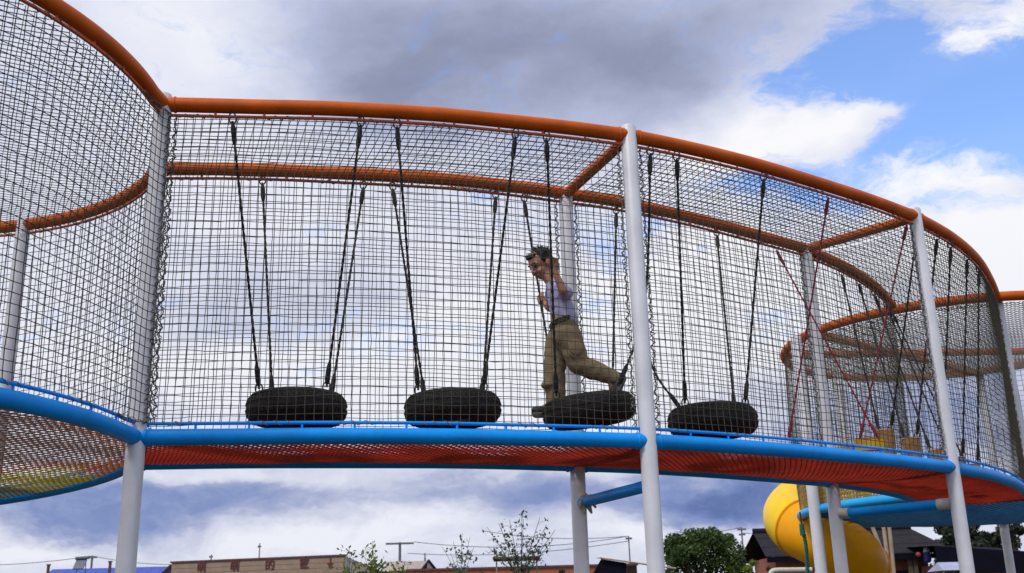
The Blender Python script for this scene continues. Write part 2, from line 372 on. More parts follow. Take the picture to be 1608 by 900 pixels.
# ------------------------------------------------------------------ round room at the left
LC, LR = np.array([-4.69, 6.05]), 2.41
def arc(c, r, a0, a1, n=80):
    a = np.radians(np.linspace(a0, a1, n)); return np.array(c)+r*np.column_stack([np.cos(a), np.sin(a)])
room = thing('round_net_room', 'round netted room at the left end of the walkway with an orange and yellow net floor', 'climbing frame', (LC[0], LC[1], 0))
nearL, farL = np.vstack([[A], arc(LC, LR, 1.5, -80)]), np.vstack([[A2], arc(LC, LR, 36, 150)])
def dip(p):                                  # the room floor falls away towards its back left
    p = np.asarray(p); t = np.clip((-2.75-p[..., 0])/1.5, 0, 1)*np.clip((p[..., 1]-6.7)/.9, 0, 1); return .11*t
def zdip(cv, z): q = z3(cv, z); q[:, 2] -= dip(q); return q
for nm, cv in (('near', nearL), ('far', farL)):
    MB().tube(z3(cv, ZT), RR, 18).build('top_rail', M['orange'], room)
    MB().tube(zdip(cv, ZD), RR, 18).build('deck_rail', M['blue'], room)
    rod_mb(cv, ZN1, ZT).build('top_net_rod', M['orange_thin'], room)
    rm_ = rod_mb(cv, ZN0, ZD)
    rm_.v = [v-np.column_stack([np.zeros((len(v), 2)), dip(v)]) for v in rm_.v]; rm_.build('deck_net_rod', M['blue'], room)
    w = cv if nm == 'far' else np.vstack([[A[0]+.062, A[1]-.03], [A[0]+.03, A[1]-.085], cv[6:]])
    G = net_wall(w, ZN0, ZN1, cell=.057, seed=11 if nm == 'near' else 12, wob=.006); G[..., 2] -= dip(G[..., :2])*(ZN1-G[..., 2])/(ZN1-ZN0)
    nt_ = grid_mb(G, .0028).build('side_net', M['net'], room)
    lc = MB(); edge_lace(lc, G[0], .0055, .016)
    for P in (G[:, 0], G[:, -1]): edge_lace(lc, P, .0042, .011, .08)
    lc.build('lacing', M['lace'], nt_)
disc_net(LC, LR-.03, ZN1, .050, .0028, R(28), .06, 3).build('ceiling_net', M['net'], room)
fl_ = disc_net(LC, LR-.03, ZD-.012, .055, .0045, R(62), .06, 4); fl_.v = [v-np.column_stack([np.zeros((len(v), 2)), dip(v)]) for v in fl_.v]
fl_.build('floor_net', M['zone'], room)
for a in (76.5, 122, -80):
    p = LC+LR*np.array([math.cos(R(a)), math.sin(R(a))]); post_mb(p[0], p[1], ZT+.05).build('post', M['post'], room)
# ------------------------------------------------------------------ round tower at the right
TC, TR = np.array([5.75, 13.5]), 2.15
tower = thing('round_net_tower', 'far round netted tower with a dark blue net floor behind the walkway', 'climbing frame', (TC[0], TC[1], 0))
ring = arc(TC, TR, 0, 360, 121)[:-1]
MB().tube(z3(ring, ZT), .055, 16, closed=True).build('top_rail', M['orange'], tower)
MB().tube(z3(ring, ZD+.07), .055, 16, closed=True).build('deck_rail', M['lightblue'], tower)
for a, b in ((170, 15), (200, 60)):
    p, q = arc(TC, TR-.04, a, a, 1)[0], arc(TC, TR-.04, b, b, 1)[0]
    MB().tube(z3([p, q], ZT-.02), .05, 14).build('cross_beam', M['orange'], tower)
for i, (a0, a1) in enumerate(((268, 352), (20, 130), (130, 236))):
    G = net_wall(arc(TC, TR, a0, a1), ZD+.13, ZT-.07, cell=.075, seed=21+i)
    grid_mb(G, .0036).build('side_net', M['palenet'], tower)
disc_net(TC, TR-.04, ZT-.06, .060, .0044, R(20), .06, 7).build('ceiling_net', M['palenet'], tower)
disc_net(TC, TR-.04, ZD+.05, .058, .0095, R(40), .16, 8).build('floor_net', M['bluenet'], tower)
G = net_wall(arc(TC, TR-.06, 100, 215), ZD+.12, ZD+.75, cell=.05, seed=31); tag(grid_mb(G, .013).build('guard_net', M['yellownet'], tower), 'yellow net barrier round the back of the deck')
for x, y, r in ((*PY(1290, 900, 13.0)[:2], .07), (*PY(1588, 900, 15.4)[:2], .06), (*PY(1352, 900, 15.3)[:2], .07), (7.6, 12.6, .075)):
    post_mb(x, y, ZT+.02, r).build('post', M['post'], tower)

# ------------------------------------------------------------------ tyre swings
def on_curve(side, px, z):                   # point of a rail seen at picture column px
    P = np.vstack([resample(side[k_], 200) for k_ in ('AB', 'BC', 'CD')]); P = z3(P, z)-np.array([0, 0, CZ])
    X = 804+FPX*(P@rt)/(P@fw); i = int(np.argmin(np.abs(X-px))); return P[i]+np.array([0, 0, CZ])
def rope_mb(P, r=.0095):
    P = np.asarray(P, float); P = spline(P, 28) if len(P) > 2 else resample(P, 14)
    n = len(P); mb = MB()
    T = P[-1]-P[0]; T /= np.linalg.norm(T); a = np.cross(T, [1, 0, 0]); a /= np.linalg.norm(a); b = np.cross(T, a)
    Q = resample(P, 90); s = np.arange(90)*.5
    for ph in (0, math.pi):                  # two-strand twist
        mb.tube(Q+np.outer(np.cos(s*2.2+ph), a)*r*.38+np.outer(np.sin(s*2.2+ph), b)*r*.38, r*.72, 5)
    for e, d in ((P[0], P[1]-P[0]), (P[-1], P[-2]-P[-1])):  # spliced thicker eyes
        d = d/np.linalg.norm(d); mb.tube([e+d*.02, e+d*.05, e+d*.13, e+d*.16], [r*1.2, r*1.9, r*1.8, r*1.1], 7)
    return mb
def ring_mb(c, d, rad=.024, r=.0055):
    d = np.asarray(d, float); d /= np.linalg.norm(d); s = np.cross(d, [0, 1, 0]); s /= np.linalg.norm(s)
    a = np.linspace(0, 2*math.pi, 17)[:-1]; return MB().tube(np.asarray(c)+np.outer(np.cos(a)*rad, s)+np.outer(np.sin(a)*rad*1.5, d), r, 6, closed=True)
def hang_rope(parent, top, bot, mid=None, m='rope', r=.0095):
    P = [top]+(list(mid) if mid else [])+[bot]
    o = rope_mb(P, r).build('rope', M[m], parent)
    top = np.asarray(top); bot = np.asarray(bot); P = [np.asarray(p) for p in P]
    ring_mb(top+np.array([0, 0, .02]), P[0]-P[1]).build('shackle', M['steel'], o); ring_mb(bot, P[-2]-P[-1]).build('shackle', M['steel'], o)
    return o
tw, tr_, th = .235, .33, .105
def tyre_mb(c, tilt, yaw=0.):
    Rm = Matrix.Rotation(yaw, 3, 'Z') @ Matrix.Rotation(tilt, 3, 'Y'); Rm = np.array(Rm); mb = MB()
    def pr(f): return np.array([.212+.118*max(0., math.cos(f))**.86, .106*math.copysign(abs(math.sin(f))**.86, f)])
    prof = [(.178, -.055)]+[tuple(pr(f)-(np.array([.004, 0]) if k_ % 4 == 0 and abs(f) < .9 else 0)) for k_, f in enumerate(np.linspace(-1.57, 1.57, 41))]+[(.185, .075), (.178, .055), (.20, .04), (.25, .028), (.262, 0), (.25, -.028), (.20, -.04)]
    mb.lathe(prof[::-1], c, 56, Rm, closed=True)
    for i in range(58):                     # tread lugs wrapping onto the shoulder
        a = i/58*2*math.pi
        for sgn in (1, -1):
            q = np.array(Matrix.Rotation(a+sgn*.03, 3, 'Z')); Rl = Rm@q
            for f, hz in ((.30, .020), (.74, .013)):
                p_ = pr(sgn*f); mb.box(np.asarray(c)+Rl@np.array([p_[0]-.001, 0, p_[1]]), (.0035, .0115, hz), Rl@np.array(Matrix.Rotation(-sgn*f*.9, 3, 'Y'))@np.array(Matrix.Rotation(sgn*.25, 3, 'X')))
    return mb, Rm
tyres = [
 (466, 643, 6.93, 0.0, [('n', 363), ('n', 566), ('f', 411), ('f', 570)], 'black tyre swing hung level from four ropes, leftmost of the row, nearest the left post'),
 (711, 643, 7.14, -.02, [('n', 622), ('n', 808), ('f', 616), ('f', 777)], 'black tyre swing hung level and empty just left of the boy'),
 (925, 645, 7.40, -.13, [('n', 857), ('n', 1022), ('f', 822), ('f', 967)], 'black tyre swing tipped under the weight of the boy standing on it'),
 (1119, 662, 7.80, .02, [('n', 1062), ('n', 1200), ('f', 1003), ('f', 1125)], 'black tyre swing right of the tall central post, rightmost of the row'),
]
tyre_c = []
for i, (px, py, y, tilt, rp, lab) in enumerate(tyres):
    c = PY(px, py, y); tyre_c.append(c)
    t = thing('tyre_swing', lab, 'tyre swing', c, 'tyre swings hanging in the walkway')
    mb, Rm = tyre_mb(c, tilt, .3*i); mb.build('tyre', M['tyre'], t)
    for (sd, tx), (ox, oy) in zip(rp, ((-.22, -.15), (.22, -.15), (-.2, .15), (.2, .15))):
        top = on_curve(near if sd == 'n' else far, tx, ZN1-.03); bot = c+np.array(Matrix.Rotation(tilt, 3, 'Y'))@np.array([ox, oy, .112])
        mid = None
        if i == 2 and tx == 1022: mid = [PY(1016, 440, 7.1), PY(1000, 530, 7.2)]
        if i == 3 and tx == 1003: mid = [PY(1008, 480, 8.0), PY(1024, 575, 7.95)]
        hang_rope(t, top, bot, mid)

# ------------------------------------------------------------------ hanging logs, red ropes
logs = [(1394, 706, 9.55, .075, .17, [('f', 1322), ('n', 1440)], 'upright log step, tallest and leftmost of the hanging logs'),
        (1434, 717, 9.70, .08, .16, [('f', 1349), ('n', 1471)], 'upright log step second from the left among the hanging logs'),
        (1474, 731, 9.95, .075, .14, [('f', 1373), ('n', 1493)], 'upright log step just left of the right-hand post, mostly below the blue rail'),
        (1506, 742, 10.3, .075, .14, [('f', 1392), ('n', 1519)], 'upright log step just right of the right-hand post, almost hidden behind the blue rail'),
        (1530, 752, 10.7, .075, .14, [('f', 1402), ('n', 1537)], 'upright log step farthest right among the hanging logs')]
for i, (px, py, y, r, h, rp, lab) in enumerate(logs):
    c = PY(px, py, y); t = thing('hanging_log', lab, 'log step', c-np.array([0, 0, h]), 'log steps hanging in the walkway')
    a = np.linspace(0, 2*math.pi, 25)[:-1]; mb = MB(); zz = np.linspace(-h, h, 8); k_ = 24
    V = np.array([[c[0]+(r*(1+.06*math.sin(3*q+i)+.03*math.sin(7*q+z*9)))*math.cos(q), c[1]+(r*(1+.06*math.sin(3*q+i)+.03*math.sin(7*q+z*9)))*math.sin(q), c[2]+z] for z in zz for q in a])
    Q = [[u*k_+v, u*k_+(v+1) % k_, (u+1)*k_+(v+1) % k_, (u+1)*k_+v] for u in range(7) for v in range(k_)]
    mb.add(V, Q, [list(range(k_-1, -1, -1))]).build('log', M['log'], t)
    MB().lathe([(r*1.02, h-.001), (r*1.0, h+.006), (.001, h+.008)], c, 20).build('sawn_top', M['logend'], t)
    for (sd, tx), o in zip(rp, (-.05, .05)):
        hang_rope(t, on_curve(near if sd == 'n' else far, tx, ZN1-.03), c+np.array([o*.8, -o, h+.02]))
st_c = PY(1365, 699, 9.3)
t = thing('hanging_plank', 'yellow painted plank step hanging left of the log steps', 'plank step', st_c)
MB().box(st_c, (.115, .05, .05)).build('plank', M['yellownet'], t); MB().box(st_c+np.array([0, -.002, .053]), (.112, .05, .004)).build('top_board', M['log'], t)
reds = [(('f', 1218), (1380, 690, 9.25), 'crimson rope slanting down to the right from the back rail'),
        (('n', 1300), (1238, 692, 8.3), 'crimson rope slanting down to the left from the front rail'),
        (('n', 1424), (1350, 690, 9.15), 'crimson rope slanting down to the left beside the right-hand post')]
for (sd, tx), b, lab in reds:
    top = on_curve(near if sd == 'n' else far, tx, ZN1-.02); bot = PY(*b)
    mb = rope_mb([top, bot], .008); ring_ = None
    tag(mb.build('red_rope', M['redrope']), lab, 'rope', 'crimson ropes crossing the walkway')

# ------------------------------------------------------------------ remesh helper for bodies and clothes
def remeshed(mb, name, m, parent, voxel, smooth=4, disp=None):
    o = mb.build(name, m, None)
    md = o.modifiers.new('r', 'REMESH'); md.mode = 'VOXEL'; md.voxel_size = voxel; md.use_smooth_shade = True
    s = o.modifiers.new('s', 'SMOOTH'); s.iterations = smooth; s.factor = .5
    dg = bpy.context.evaluated_depsgraph_get(); me = bpy.data.meshes.new_from_object(o.evaluated_get(dg)); me.name = name
    n = len(me.vertices); V = np.zeros(n*3); me.vertices.foreach_get('co', V); V = V.reshape(-1, 3)
    if disp:
        N = np.zeros(n*3); me.vertices.foreach_get('normal', N); N = N.reshape(-1, 3)
        V = V+N*np.array([disp(Vector(p)) for p in V])[:, None]
    if parent is not None: V = V-parent_loc(parent)
    me.vertices.foreach_set('co', V.ravel()); me.update(); me.polygons.foreach_set('use_smooth', np.full(len(me.polygons), True))
    if not me.materials: me.materials.append(m)
    old = o.data; bpy.data.objects.remove(o); bpy.data.meshes.remove(old)
    ob = bpy.data.objects.new(name, me); col.objects.link(ob); ob.parent = parent
    return ob

# ------------------------------------------------------------------ the boy
BY = 7.42
def J(px, py, dy=0.): return PY(px, py, BY+dy)
boy_loc = J(870, 646)
boy = thing('person', 'boy in pale lavender short-sleeved shirt and khaki trousers stepping across a tyre, holding ropes', 'person', boy_loc)
head, chin = J(849, 414), J(853, 431)
neck0, neck1 = J(869, 448), J(859, 433)
chest, belly, pelv = J(877, 462), J(883, 492), J(886, 524)
shN, shF = J(889, 460, -.135), J(868, 452, .125)
elN, haN = J(884, 457, -.30), J(867, 415, -.30)
elF, haF = J(846, 478, .27), J(846, 472, .33)
elF = J(863, 484, .25); haF = J(850, 470, .32)
hipN, hipF = J(893, 528, -.065), J(879, 530, .06)
# his far (right) leg is planted, the near (left) leg trails behind
kneeF, ankF, toeF = J(870, 580, .04), J(873, 632, .06), J(846, 645, .04)
kneeN, ankN, toeN = J(909, 572, -.07), J(960, 592, -.05), J(962, 617, -.06)
Fh = np.array([-.70, -.42, -.56]); Fh /= np.linalg.norm(Fh)          # the way his face points
Uh = np.array([-.50, -.28, .80]); Uh = Uh-Fh*(Uh@Fh); Uh /= np.linalg.norm(Uh); Sh = np.cross(Uh, Fh)
Hm = np.column_stack([Fh, Sh, Uh])           # head axes: front, side, up
def H(f, s, u): return head+Fh*f+Sh*s+Uh*u
def hand(mb, wrist, grip, axis, side):
    """palm, four unequal curled fingers and a thumb closing round a rope running along axis through grip"""
    ax = np.asarray(axis, float); ax /= np.linalg.norm(ax); w = np.asarray(wrist, float); g = np.asarray(grip, float)
    d = g-w; d -= ax*(d@ax); d /= np.linalg.norm(d); n = np.cross(ax, d)*side
    pal = g-d*.030+n*.016
    mb.capsule(w, pal, .019, .020); mb.capsule(pal-ax*.024, pal+ax*.024, .017, .016); mb.capsule(pal-ax*.022+d*.018, pal+ax*.022+d*.018, .014, .013)
    for i, ln in enumerate((.85, 1.0, .95, .75)):
        o = ax*(.027-.018*i); b0 = pal+d*.026+o
        b1 = b0+(d*.030-n*.004)*ln; b2 = b1+(-n*.026+d*.004)*ln; b3 = b2+(-d*.022-n*.002)*ln
        mb.capsule(b0, b1, .0092, .0085, 10); mb.capsule(b1, b2, .0085, .0078, 10); mb.capsule(b2, b3, .0078, .0068, 10)
    t0 = pal+ax*.028-d*.006; t1 = t0+ax*.016-n*.018+d*.008; t2 = t1-n*.018+d*.022
    mb.capsule(t0, t1, .011, .0095, 10); mb.capsule(t1, t2, .0095, .0078, 10)
mb = MB()
mb.ell(head+Uh*.022-Fh*.012, (.098, .077, .092), Hm); mb.ell(head+Fh*.022-Uh*.035, (.066, .060, .080), Hm)
mb.ell(head+Fh*.042-Uh*.085, (.034, .036, .028), Hm)                                  # chin
mb.capsule(H(.086, 0, .012), H(.101, 0, -.030), .009, .013)                            # nose
for s in (1, -1):
    mb.ell(H(.098, s*.012, -.034), (.010, .009, .008), Hm); mb.ell(H(.066, s*.036, -.038), (.022, .022, .022), Hm)
    mb.capsule(H(.084, s*.014, .024), H(.070, s*.048, .022), .008, .008)              # brow ridge
    mb.ell(H(-.008, s*.078, -.022), (.022, .010, .034), Hm)                            # ear
mb.capsule(H(.084, -.018, -.062), H(.084, .018, -.062), .008, .008)
mb.capsule(neck0, neck1, .046, .043); mb.capsule(neck1, head-Uh*.03-Fh*.02, .043, .05)
mb.capsule(shN, chest, .048, .075); mb.capsule(shF, chest, .048, .075); mb.capsule(neck0, chest, .05, .085)
mb.capsule(chest+np.array([0, -.04, 0]), belly+np.array([0, -.035, 0]), .078, .074); mb.capsule(chest+np.array([0, .04, 0]), belly+np.array([0, .035, 0]), .078, .074)
mb.capsule(belly, pelv, .09, .095); mb.capsule(pelv, hipN, .09, .085); mb.capsule(pelv, hipF, .09, .085)
for s_, e_, h_ in ((shN, elN, haN), (shF, elF, haF)):
    mb.capsule(s_, e_, .037, .029); wr = h_+(e_-h_)/np.linalg.norm(e_-h_)*.055; mid_ = e_*.65+wr*.35
    mb.capsule(e_, mid_, .029, .030); mb.capsule(mid_, wr, .029, .020)
rn = on_curve(near, 857, ZN1)-haN; rf = on_curve(far, 822, ZN1)-haF
hand(mb, haN+(elN-haN)/np.linalg.norm(elN-haN)*.055, haN, rn, -1); hand(mb, haF+(elF-haF)/np.linalg.norm(elF-haF)*.055, haF, rf, 1)
for h_, k_, a_, t_ in ((hipN, kneeN, ankN, toeN), (hipF, kneeF, ankF, toeF)):
    mb.capsule(h_, k_, .075, .05); c_ = k_*.65+a_*.35; mb.capsule(k_, c_, .05, .048); mb.capsule(c_, a_, .047, .031); mb.capsule(a_, a_*.35+t_*.65, .032, .026)
remeshed(mb, 'body', M['skin'], boy, .0048, 3)
for s in (1, -1):
    MB().ell(H(.079, s*.031, .004), (.009, .014, .008), Hm, 12, 8).build('eye', M['eye'], boy)
    MB().tube([H(.091, s*.012, .026), H(.088, s*.030, .033), H(.074, s*.052, .028)], [.003, .0042, .003], 6).build('eyebrow', M['hair'], boy)
MB().tube([H(.088, -.022, -.062), H(.095, 0, -.060), H(.088, .022, -.062)], [.003, .0055, .003], 6).build('lips', M['lips'], boy)
hm = MB()
hm.ell(head+Uh*.033-Fh*.024, (.095, .081, .085), Hm, 28, 18); hm.ell(head-Uh*.005-Fh*.052, (.058, .076, .075), Hm)
for s in (1, -1): hm.ell(H(-.012, s*.066, .022), (.042, .017, .040), Hm)
hm.ell(H(.046, 0, .078), (.034, .052, .018), Hm)
hr = remeshed(hm, 'hair', M['hair'], boy, .006, 2, lambda p: .005*noise.noise(p*70)+.004*noise.noise(p*140))
tf = MB()
for i in range(420):                        # short loose strands over the crown and fringe
    v = rng.normal(size=3); v /= np.linalg.norm(v)
    if v[2] < -.05 or (v[0] > .35 and v[2] < .45): continue
    p = head+Uh*.036-Fh*.024+Fh*v[0]*.098+Sh*v[1]*.083+Uh*v[2]*.088; o = Fh*v[0]+Sh*v[1]+Uh*v[2]
    q = p+o*.014+(Fh*.012-np.array([0, 0, .006]))*rng.uniform(.4, 1.3)+rng.normal(0, .004, 3); tf.tube([p-o*.006, (p+q)/2+o*.003, q], [.0028, .0024, .0008], 4, caps=False)
tf.build('loose_strands', M['hair'], hr)
# vest: torso only, straps over the shoulders
vm = MB()
for s in (-1, 1):
    o = np.array([0, s*.045, 0]); vm.capsule(chest+o+np.array([0, 0, .0]), belly+o, .085, .084); vm.capsule(belly+o, J(889, 508)+o, .086, .092)
    st = (shN if s < 0 else shF)*.62+neck0*.38; vm.capsule(st, chest+o, .036, .085)
vm.capsule(J(874, 455), chest, .06, .08); vm.capsule(J(869, 447), J(875, 456), .054, .066)
for s_, e_ in ((shN, elN), (shF, elF)): vm.capsule(s_, s_*.55+e_*.45, .050, .048)
remeshed(vm, 'shirt', M['vest'], boy, .006, 4, lambda p: .006*noise.noise(Vector((p.x*9, p.y*9, p.z*26)))+.004*noise.noise(p*38))
pm = MB(); waist = J(886, 511)
pm.capsule(waist+np.array([0, -.045, 0]), waist+np.array([0, .045, 0]), .096, .096); pm.capsule(waist, J(889, 530), .1, .112); pm.capsule(J(889, 530, -.05), J(889, 530, .05), .106, .106)
pm.capsule(hipN, kneeN, .100, .078); pm.capsule(kneeN, kneeN*.5+ankN*.5, .078, .070); pm.capsule(kneeN*.5+ankN*.5, ankN*1.07-kneeN*.07, .070, .056)
pm.capsule(hipF, kneeF, .098, .080); pm.capsule(kneeF, ankF*.6+kneeF*.4, .080, .076); pm.capsule(ankF*.6+kneeF*.4, ankF*1.10-kneeF*.10, .076, .074)
pm.ell((hipN*.45+kneeN*.55)+np.array([.0, -.082, 0]), (.055, .022, .07)); pm.ell(kneeF*.5+ankF*.5+np.array([-.03, -.02, 0]), (.07, .07, .035))
def wrinkle(p):
    return .008*noise.noise(Vector((p.x*7, p.y*7, p.z*17)))+.004*noise.noise(p*27)
pt = remeshed(pm, 'trousers', M['khaki'], boy, .0065, 3, wrinkle)
pk = MB(); pc = hipN*.5+kneeN*.5; pk.ell(pc+np.array([.012, -.093, -.01]), (.05, .018, .055)); remeshed(pk, 'cargo_pocket', M['khaki'], pt, .006, 1)
bd = J(866, 514)-J(904, 502); bd /= np.linalg.norm(bd); bs = np.array([0, 1., 0]); bcn = J(885, 508)
a = np.linspace(0, 2*math.pi, 49)[:-1]
bl = MB()
for o in (-.012, 0, .012): bl.tube(bcn+np.outer(np.cos(a)*.101, bd)+np.outer(np.sin(a)*.141, bs)+np.cross(bd, bs)*o, .0075, 6, closed=True)
bl.build('belt', M['belt'], boy)
for a_, t_, k_ in ((ankF, toeF, kneeF), (ankN, toeN, kneeN)):
    d = t_-a_; upv = (k_-a_)/np.linalg.norm(k_-a_)
    if a_ is ankF: heel = a_+np.array([.03, 0, -.055]); toe = toeF+np.array([-.02, 0, .0]); n_ = np.array([0, 0, 1.])
    else:
        heel = a_+(a_-k_)/np.linalg.norm(a_-k_)*.045+np.array([.012, 0, .015]); toe = toeN; n_ = np.cross((toe-heel)/np.linalg.norm(toe-heel), [0, 1., 0]); n_ *= np.sign(n_@(a_-(heel+toe)/2))
    sm = MB(); sm.capsule(heel, toe, .036, .034); sm.capsule(heel+n_*.03, (heel+toe)/2+n_*.018, .036, .034); sm.capsule(heel+n_*.045, a_+upv*.02, .036, .038)
    sh = remeshed(sm, 'shoe', M['shoe'], boy, .006, 2)
    so = MB(); so.capsule(heel-n_*.024, toe-n_*.022, .033, .031); remeshed(so, 'sole', M['sole'], sh, .006, 1)

# ------------------------------------------------------------------ spiral tube slide
SY = 14.6; sx0 = PY(1298, 880, SY)[0]
slide = thing('tube_slide', 'yellow and orange spiral tube slide standing behind the blue net floor', 'slide', (sx0, SY, 0))
def helix(t): return np.array([sx0+.38*math.cos(t), SY+.55*math.sin(t), CZ+1.12-.36*(t-math.pi)/(math.pi/2)])
rt_ = .385
for i, (t0, t1, m) in enumerate(((R(62), R(205), 'yellow'), (R(205), R(330), 'slideorange'), (R(330), R(420), 'slideorange'))):
    P = np.array([helix(t) for t in np.linspace(t0, t1, 40)])
    s = MB().tube(P, rt_+.0*i, 36, caps=False).build('tube_section', M[m], slide)
    q = [helix(t1-.03), helix(t1-.015), helix(t1+.015), helix(t1+.03)]
    MB().tube(q, [rt_+.004, rt_+.022, rt_+.022, rt_+.004], 36, caps=False).build('flange', M['slideorange'], s)
MB().tube([helix(R(62)-.0), helix(R(62)+.03), helix(R(62)+.06)], [rt_+.03, rt_+.03, rt_+.004], 36).build('entry_rim', M['yellow'], slide)
post_mb(sx0+.02, SY, 2.6, .05).build('centre_post', M['post'], slide)
gr = MB(); P0, P1 = PY(1259, 826, 11.6), PY(1271, 905, 11.6)
Q = resample([P0, P1], 60); s = np.arange(60)
for ph in (0, 2.1, 4.2): gr.tube(Q+np.column_stack([np.cos(s*.55+ph)*.0125+.012*np.sin(s*.08), np.sin(s*.55+ph)*.0125, np.zeros(60)]), .0095, 6)
t = thing('hanging_rope', 'thick green twisted rope hanging from the light blue rail in front of the slide', 'rope', P0)
gr.build('cord', M['greenrope'], t); MB().tube([PY(1256, 804, 11.6), PY(1257.5, 815, 11.6), P0], .008, 6).build('loop', M['rope'], t)
MB().tube([P0+np.array([0, 0, .02]), P0-np.array([0, 0, .1])], .027, 10).build('wrapped_end', M['greenrope'], t)
pp = spline([PY(1209, 915, 12), PY(1211, 900, 12), PY(1218, 896, 12), PY(1240, 895.5, 12), PY(1275, 895, 12)], 30)
tag(MB().tube(pp, .03, 12).build('pipe_rail', M['cream']), 'cream bent pipe rail low in front of the slide', 'handrail')

# ------------------------------------------------------------------ background buildings
def quad_house(name, label, cat, x0, x1, y0, y1, ztop, parts=None): pass
def wall_box(mb, x0, x1, y0, y1, z0, z1): return mb.box(((x0+x1)/2, (y0+y1)/2, (z0+z1)/2), ((x1-x0)/2, (y1-y0)/2, (z1-z0)/2))
# sign shed
pl, pr = PY(271, 884, 46.8), PY(541, 873.5, 45.0); ztop = (pl[2]+pr[2])/2
shed = thing('shed', 'long tan plank shed with maroon characters along its front fascia', 'shed', ((pl[0]+pr[0])/2, 46, 0))
dx = pr[0]-pl[0]; dy = pr[1]-pl[1]; ln = math.hypot(dx, dy); ux = np.array([dx/ln, dy/ln, 0]); vy = np.array([-ux[1], ux[0], 0]); Rs = np.column_stack([ux, vy, [0, 0, 1]])
mid = np.array([(pl[0]+pr[0])/2, (pl[1]+pr[1])/2, 0])
MB().box(mid+np.array([0, 0, ztop-.42]), (ln/2, .06, .42), Rs).build('fascia', M['plank'], shed, False)
MB().box(mid+vy*.0+np.array([0, 0, ztop+.03]), (ln/2+.06, .1, .035), Rs).build('coping', M['brownbeam'], shed, False)
MB().box(mid+vy*2.2+np.array([0, 0, (ztop-.9)/2]), (ln/2-.1, 2.0, (ztop-.9)/2), Rs).build('wall', M['plank'], shed, False)
e = pr+ux*.02; ro = MB()
ro.add([mid+ux*(ln/2)+vy*.07+np.array([0, 0, ztop]), mid+ux*(ln/2+.75)+vy*2.2+np.array([0, 0, ztop-.55]), mid+ux*(ln/2+.75)+vy*4.4+np.array([0, 0, ztop-.55]), mid-ux*(ln/2)+vy*4.4+np.array([0, 0, ztop-.5]), mid-ux*(ln/2)+vy*.07+np.array([0, 0, ztop-.02])], None, [[0, 1, 2, 3, 4]])
ro.build('roof', M['darkroof'], shed, False)
MB().add([mid+ux*(ln/2+.001)+vy*.06+np.array([0, 0, ztop]), mid+ux*(ln/2+.001)+vy*.06+np.array([0, 0, 0]), mid+ux*(ln/2+.74)+vy*2.1+np.array([0, 0, 0]), mid+ux*(ln/2+.74)+vy*2.1+np.array([0, 0, ztop-.6])], [[0, 1, 2, 3]]).build('gable_wall', M['palewall'], shed, False)
for ch, px, py in (('萌', 320, 891), ('萌', 373, 889.5), ('的', 428, 887.5), ('家', 481, 885.5)):
    fc = bpy.data.curves.new('character', 'FONT'); fc.body = ch; fc.size = .46; fc.align_x = 'CENTER'; fc.align_y = 'CENTER'; fc.extrude = .012; fc.offset = .004
    fo = bpy.data.objects.new('character', fc); col.objects.link(fo)
    f_ = (px-271)/(541-271); c = pl+(pr-pl)*f_; c = c-vy*.085; c[2] = PY(px, py, c[1])[2]
    Mw = Matrix(np.column_stack([ux, [0, 0, 1], -vy]).tolist()).to_4x4(); Mw.translation = Vector(c)
    dg = bpy.context.evaluated_depsgraph_get(); me = bpy.data.meshes.new_from_object(fo.evaluated_get(dg)); me.transform(Mw); bpy.data.objects.remove(fo)
    me.transform(Matrix.Translation(-Vector(shed.location))); me.materials.clear(); me.materials.append(M['lettering'])
    o = bpy.data.objects.new('character', me); col.objects.link(o); o.parent = shed
c = pl+(pr-pl)*((521-271)/270)-vy*.08; zc = PY(521, 883, c[1])[2]
mb = MB().box([c[0], c[1], zc], (.03, .012, .22)); mb.box([c[0], c[1]-.002, zc-.06], (.13, .012, .03)); mb.box([c[0]+.02, c[1]-.002, zc-.2], (.08, .012, .03)); mb.build('mark', M['lettering'], shed, False)
# blue roof house at the left
bx0, bx1 = PY(95, 893, 50)[0], PY(250, 889, 50)[0]; zr = PY(250, 887, 50)[2]
bh = thing('house', 'low house with blue sheet roof partly behind the left post', 'house', ((bx0+bx1)/2, 50, 0))
ex = .9
MB().add([[bx0-1, 49, zr-ex], [bx1, 49, zr-ex], [bx1, 51.5, zr], [bx0-1, 51.5, zr]], [[0, 1, 2, 3]]).add([[bx0-1, 51.5, zr], [bx1, 51.5, zr], [bx1, 54, zr-ex], [bx0-1, 54, zr-ex]], [[0, 1, 2, 3]]).build('roof', M['blueroof'], bh, False)
MB().add([[bx1+.02, 49.2, zr-ex-.05], [bx1+.02, 51.5, zr-.03], [bx1+.02, 53.8, zr-ex-.05], [bx1+.02, 53.8, 0], [bx1+.02, 49.2, 0]], None, [[0, 1, 2, 3, 4]]).build('gable_wall', M['brownbeam'], bh, False)
MB().tube([[bx1+.05, 49, zr-ex], [bx1+.05, 51.5, zr+.03], [bx1+.05, 54, zr-ex]], .07, 6).build('verge', M['darkroof'], bh)
wall_box(MB(), bx0-.8, bx1-.1, 49.3, 53.7, 0, zr-ex-.02).build('wall', M['palewall'], bh, False)
hx = PY(124, 888, 49.8)
t = thing('solar_heater', 'small slanted solar water heater on the blue roof', 'solar heater', hx)
Rp = np.array(Matrix.Rotation(-.7, 3, 'X')); MB().box(hx+np.array([0, .1, .05]), (.24, .03, .28), Rp).build('panel', M['solar'], t, False)
MB().tube([hx+np.array([-.28, .25, .33]), hx+np.array([.34, .25, .36])], .075, 12).build('tank', M['pole'], t)
mb = MB()
for s in (-.2, .2): mb.tube([hx+np.array([s, .3, -.35]), hx+np.array([s, .25, .3])], .02, 6)
mb.build('frame', M['pole'], t)
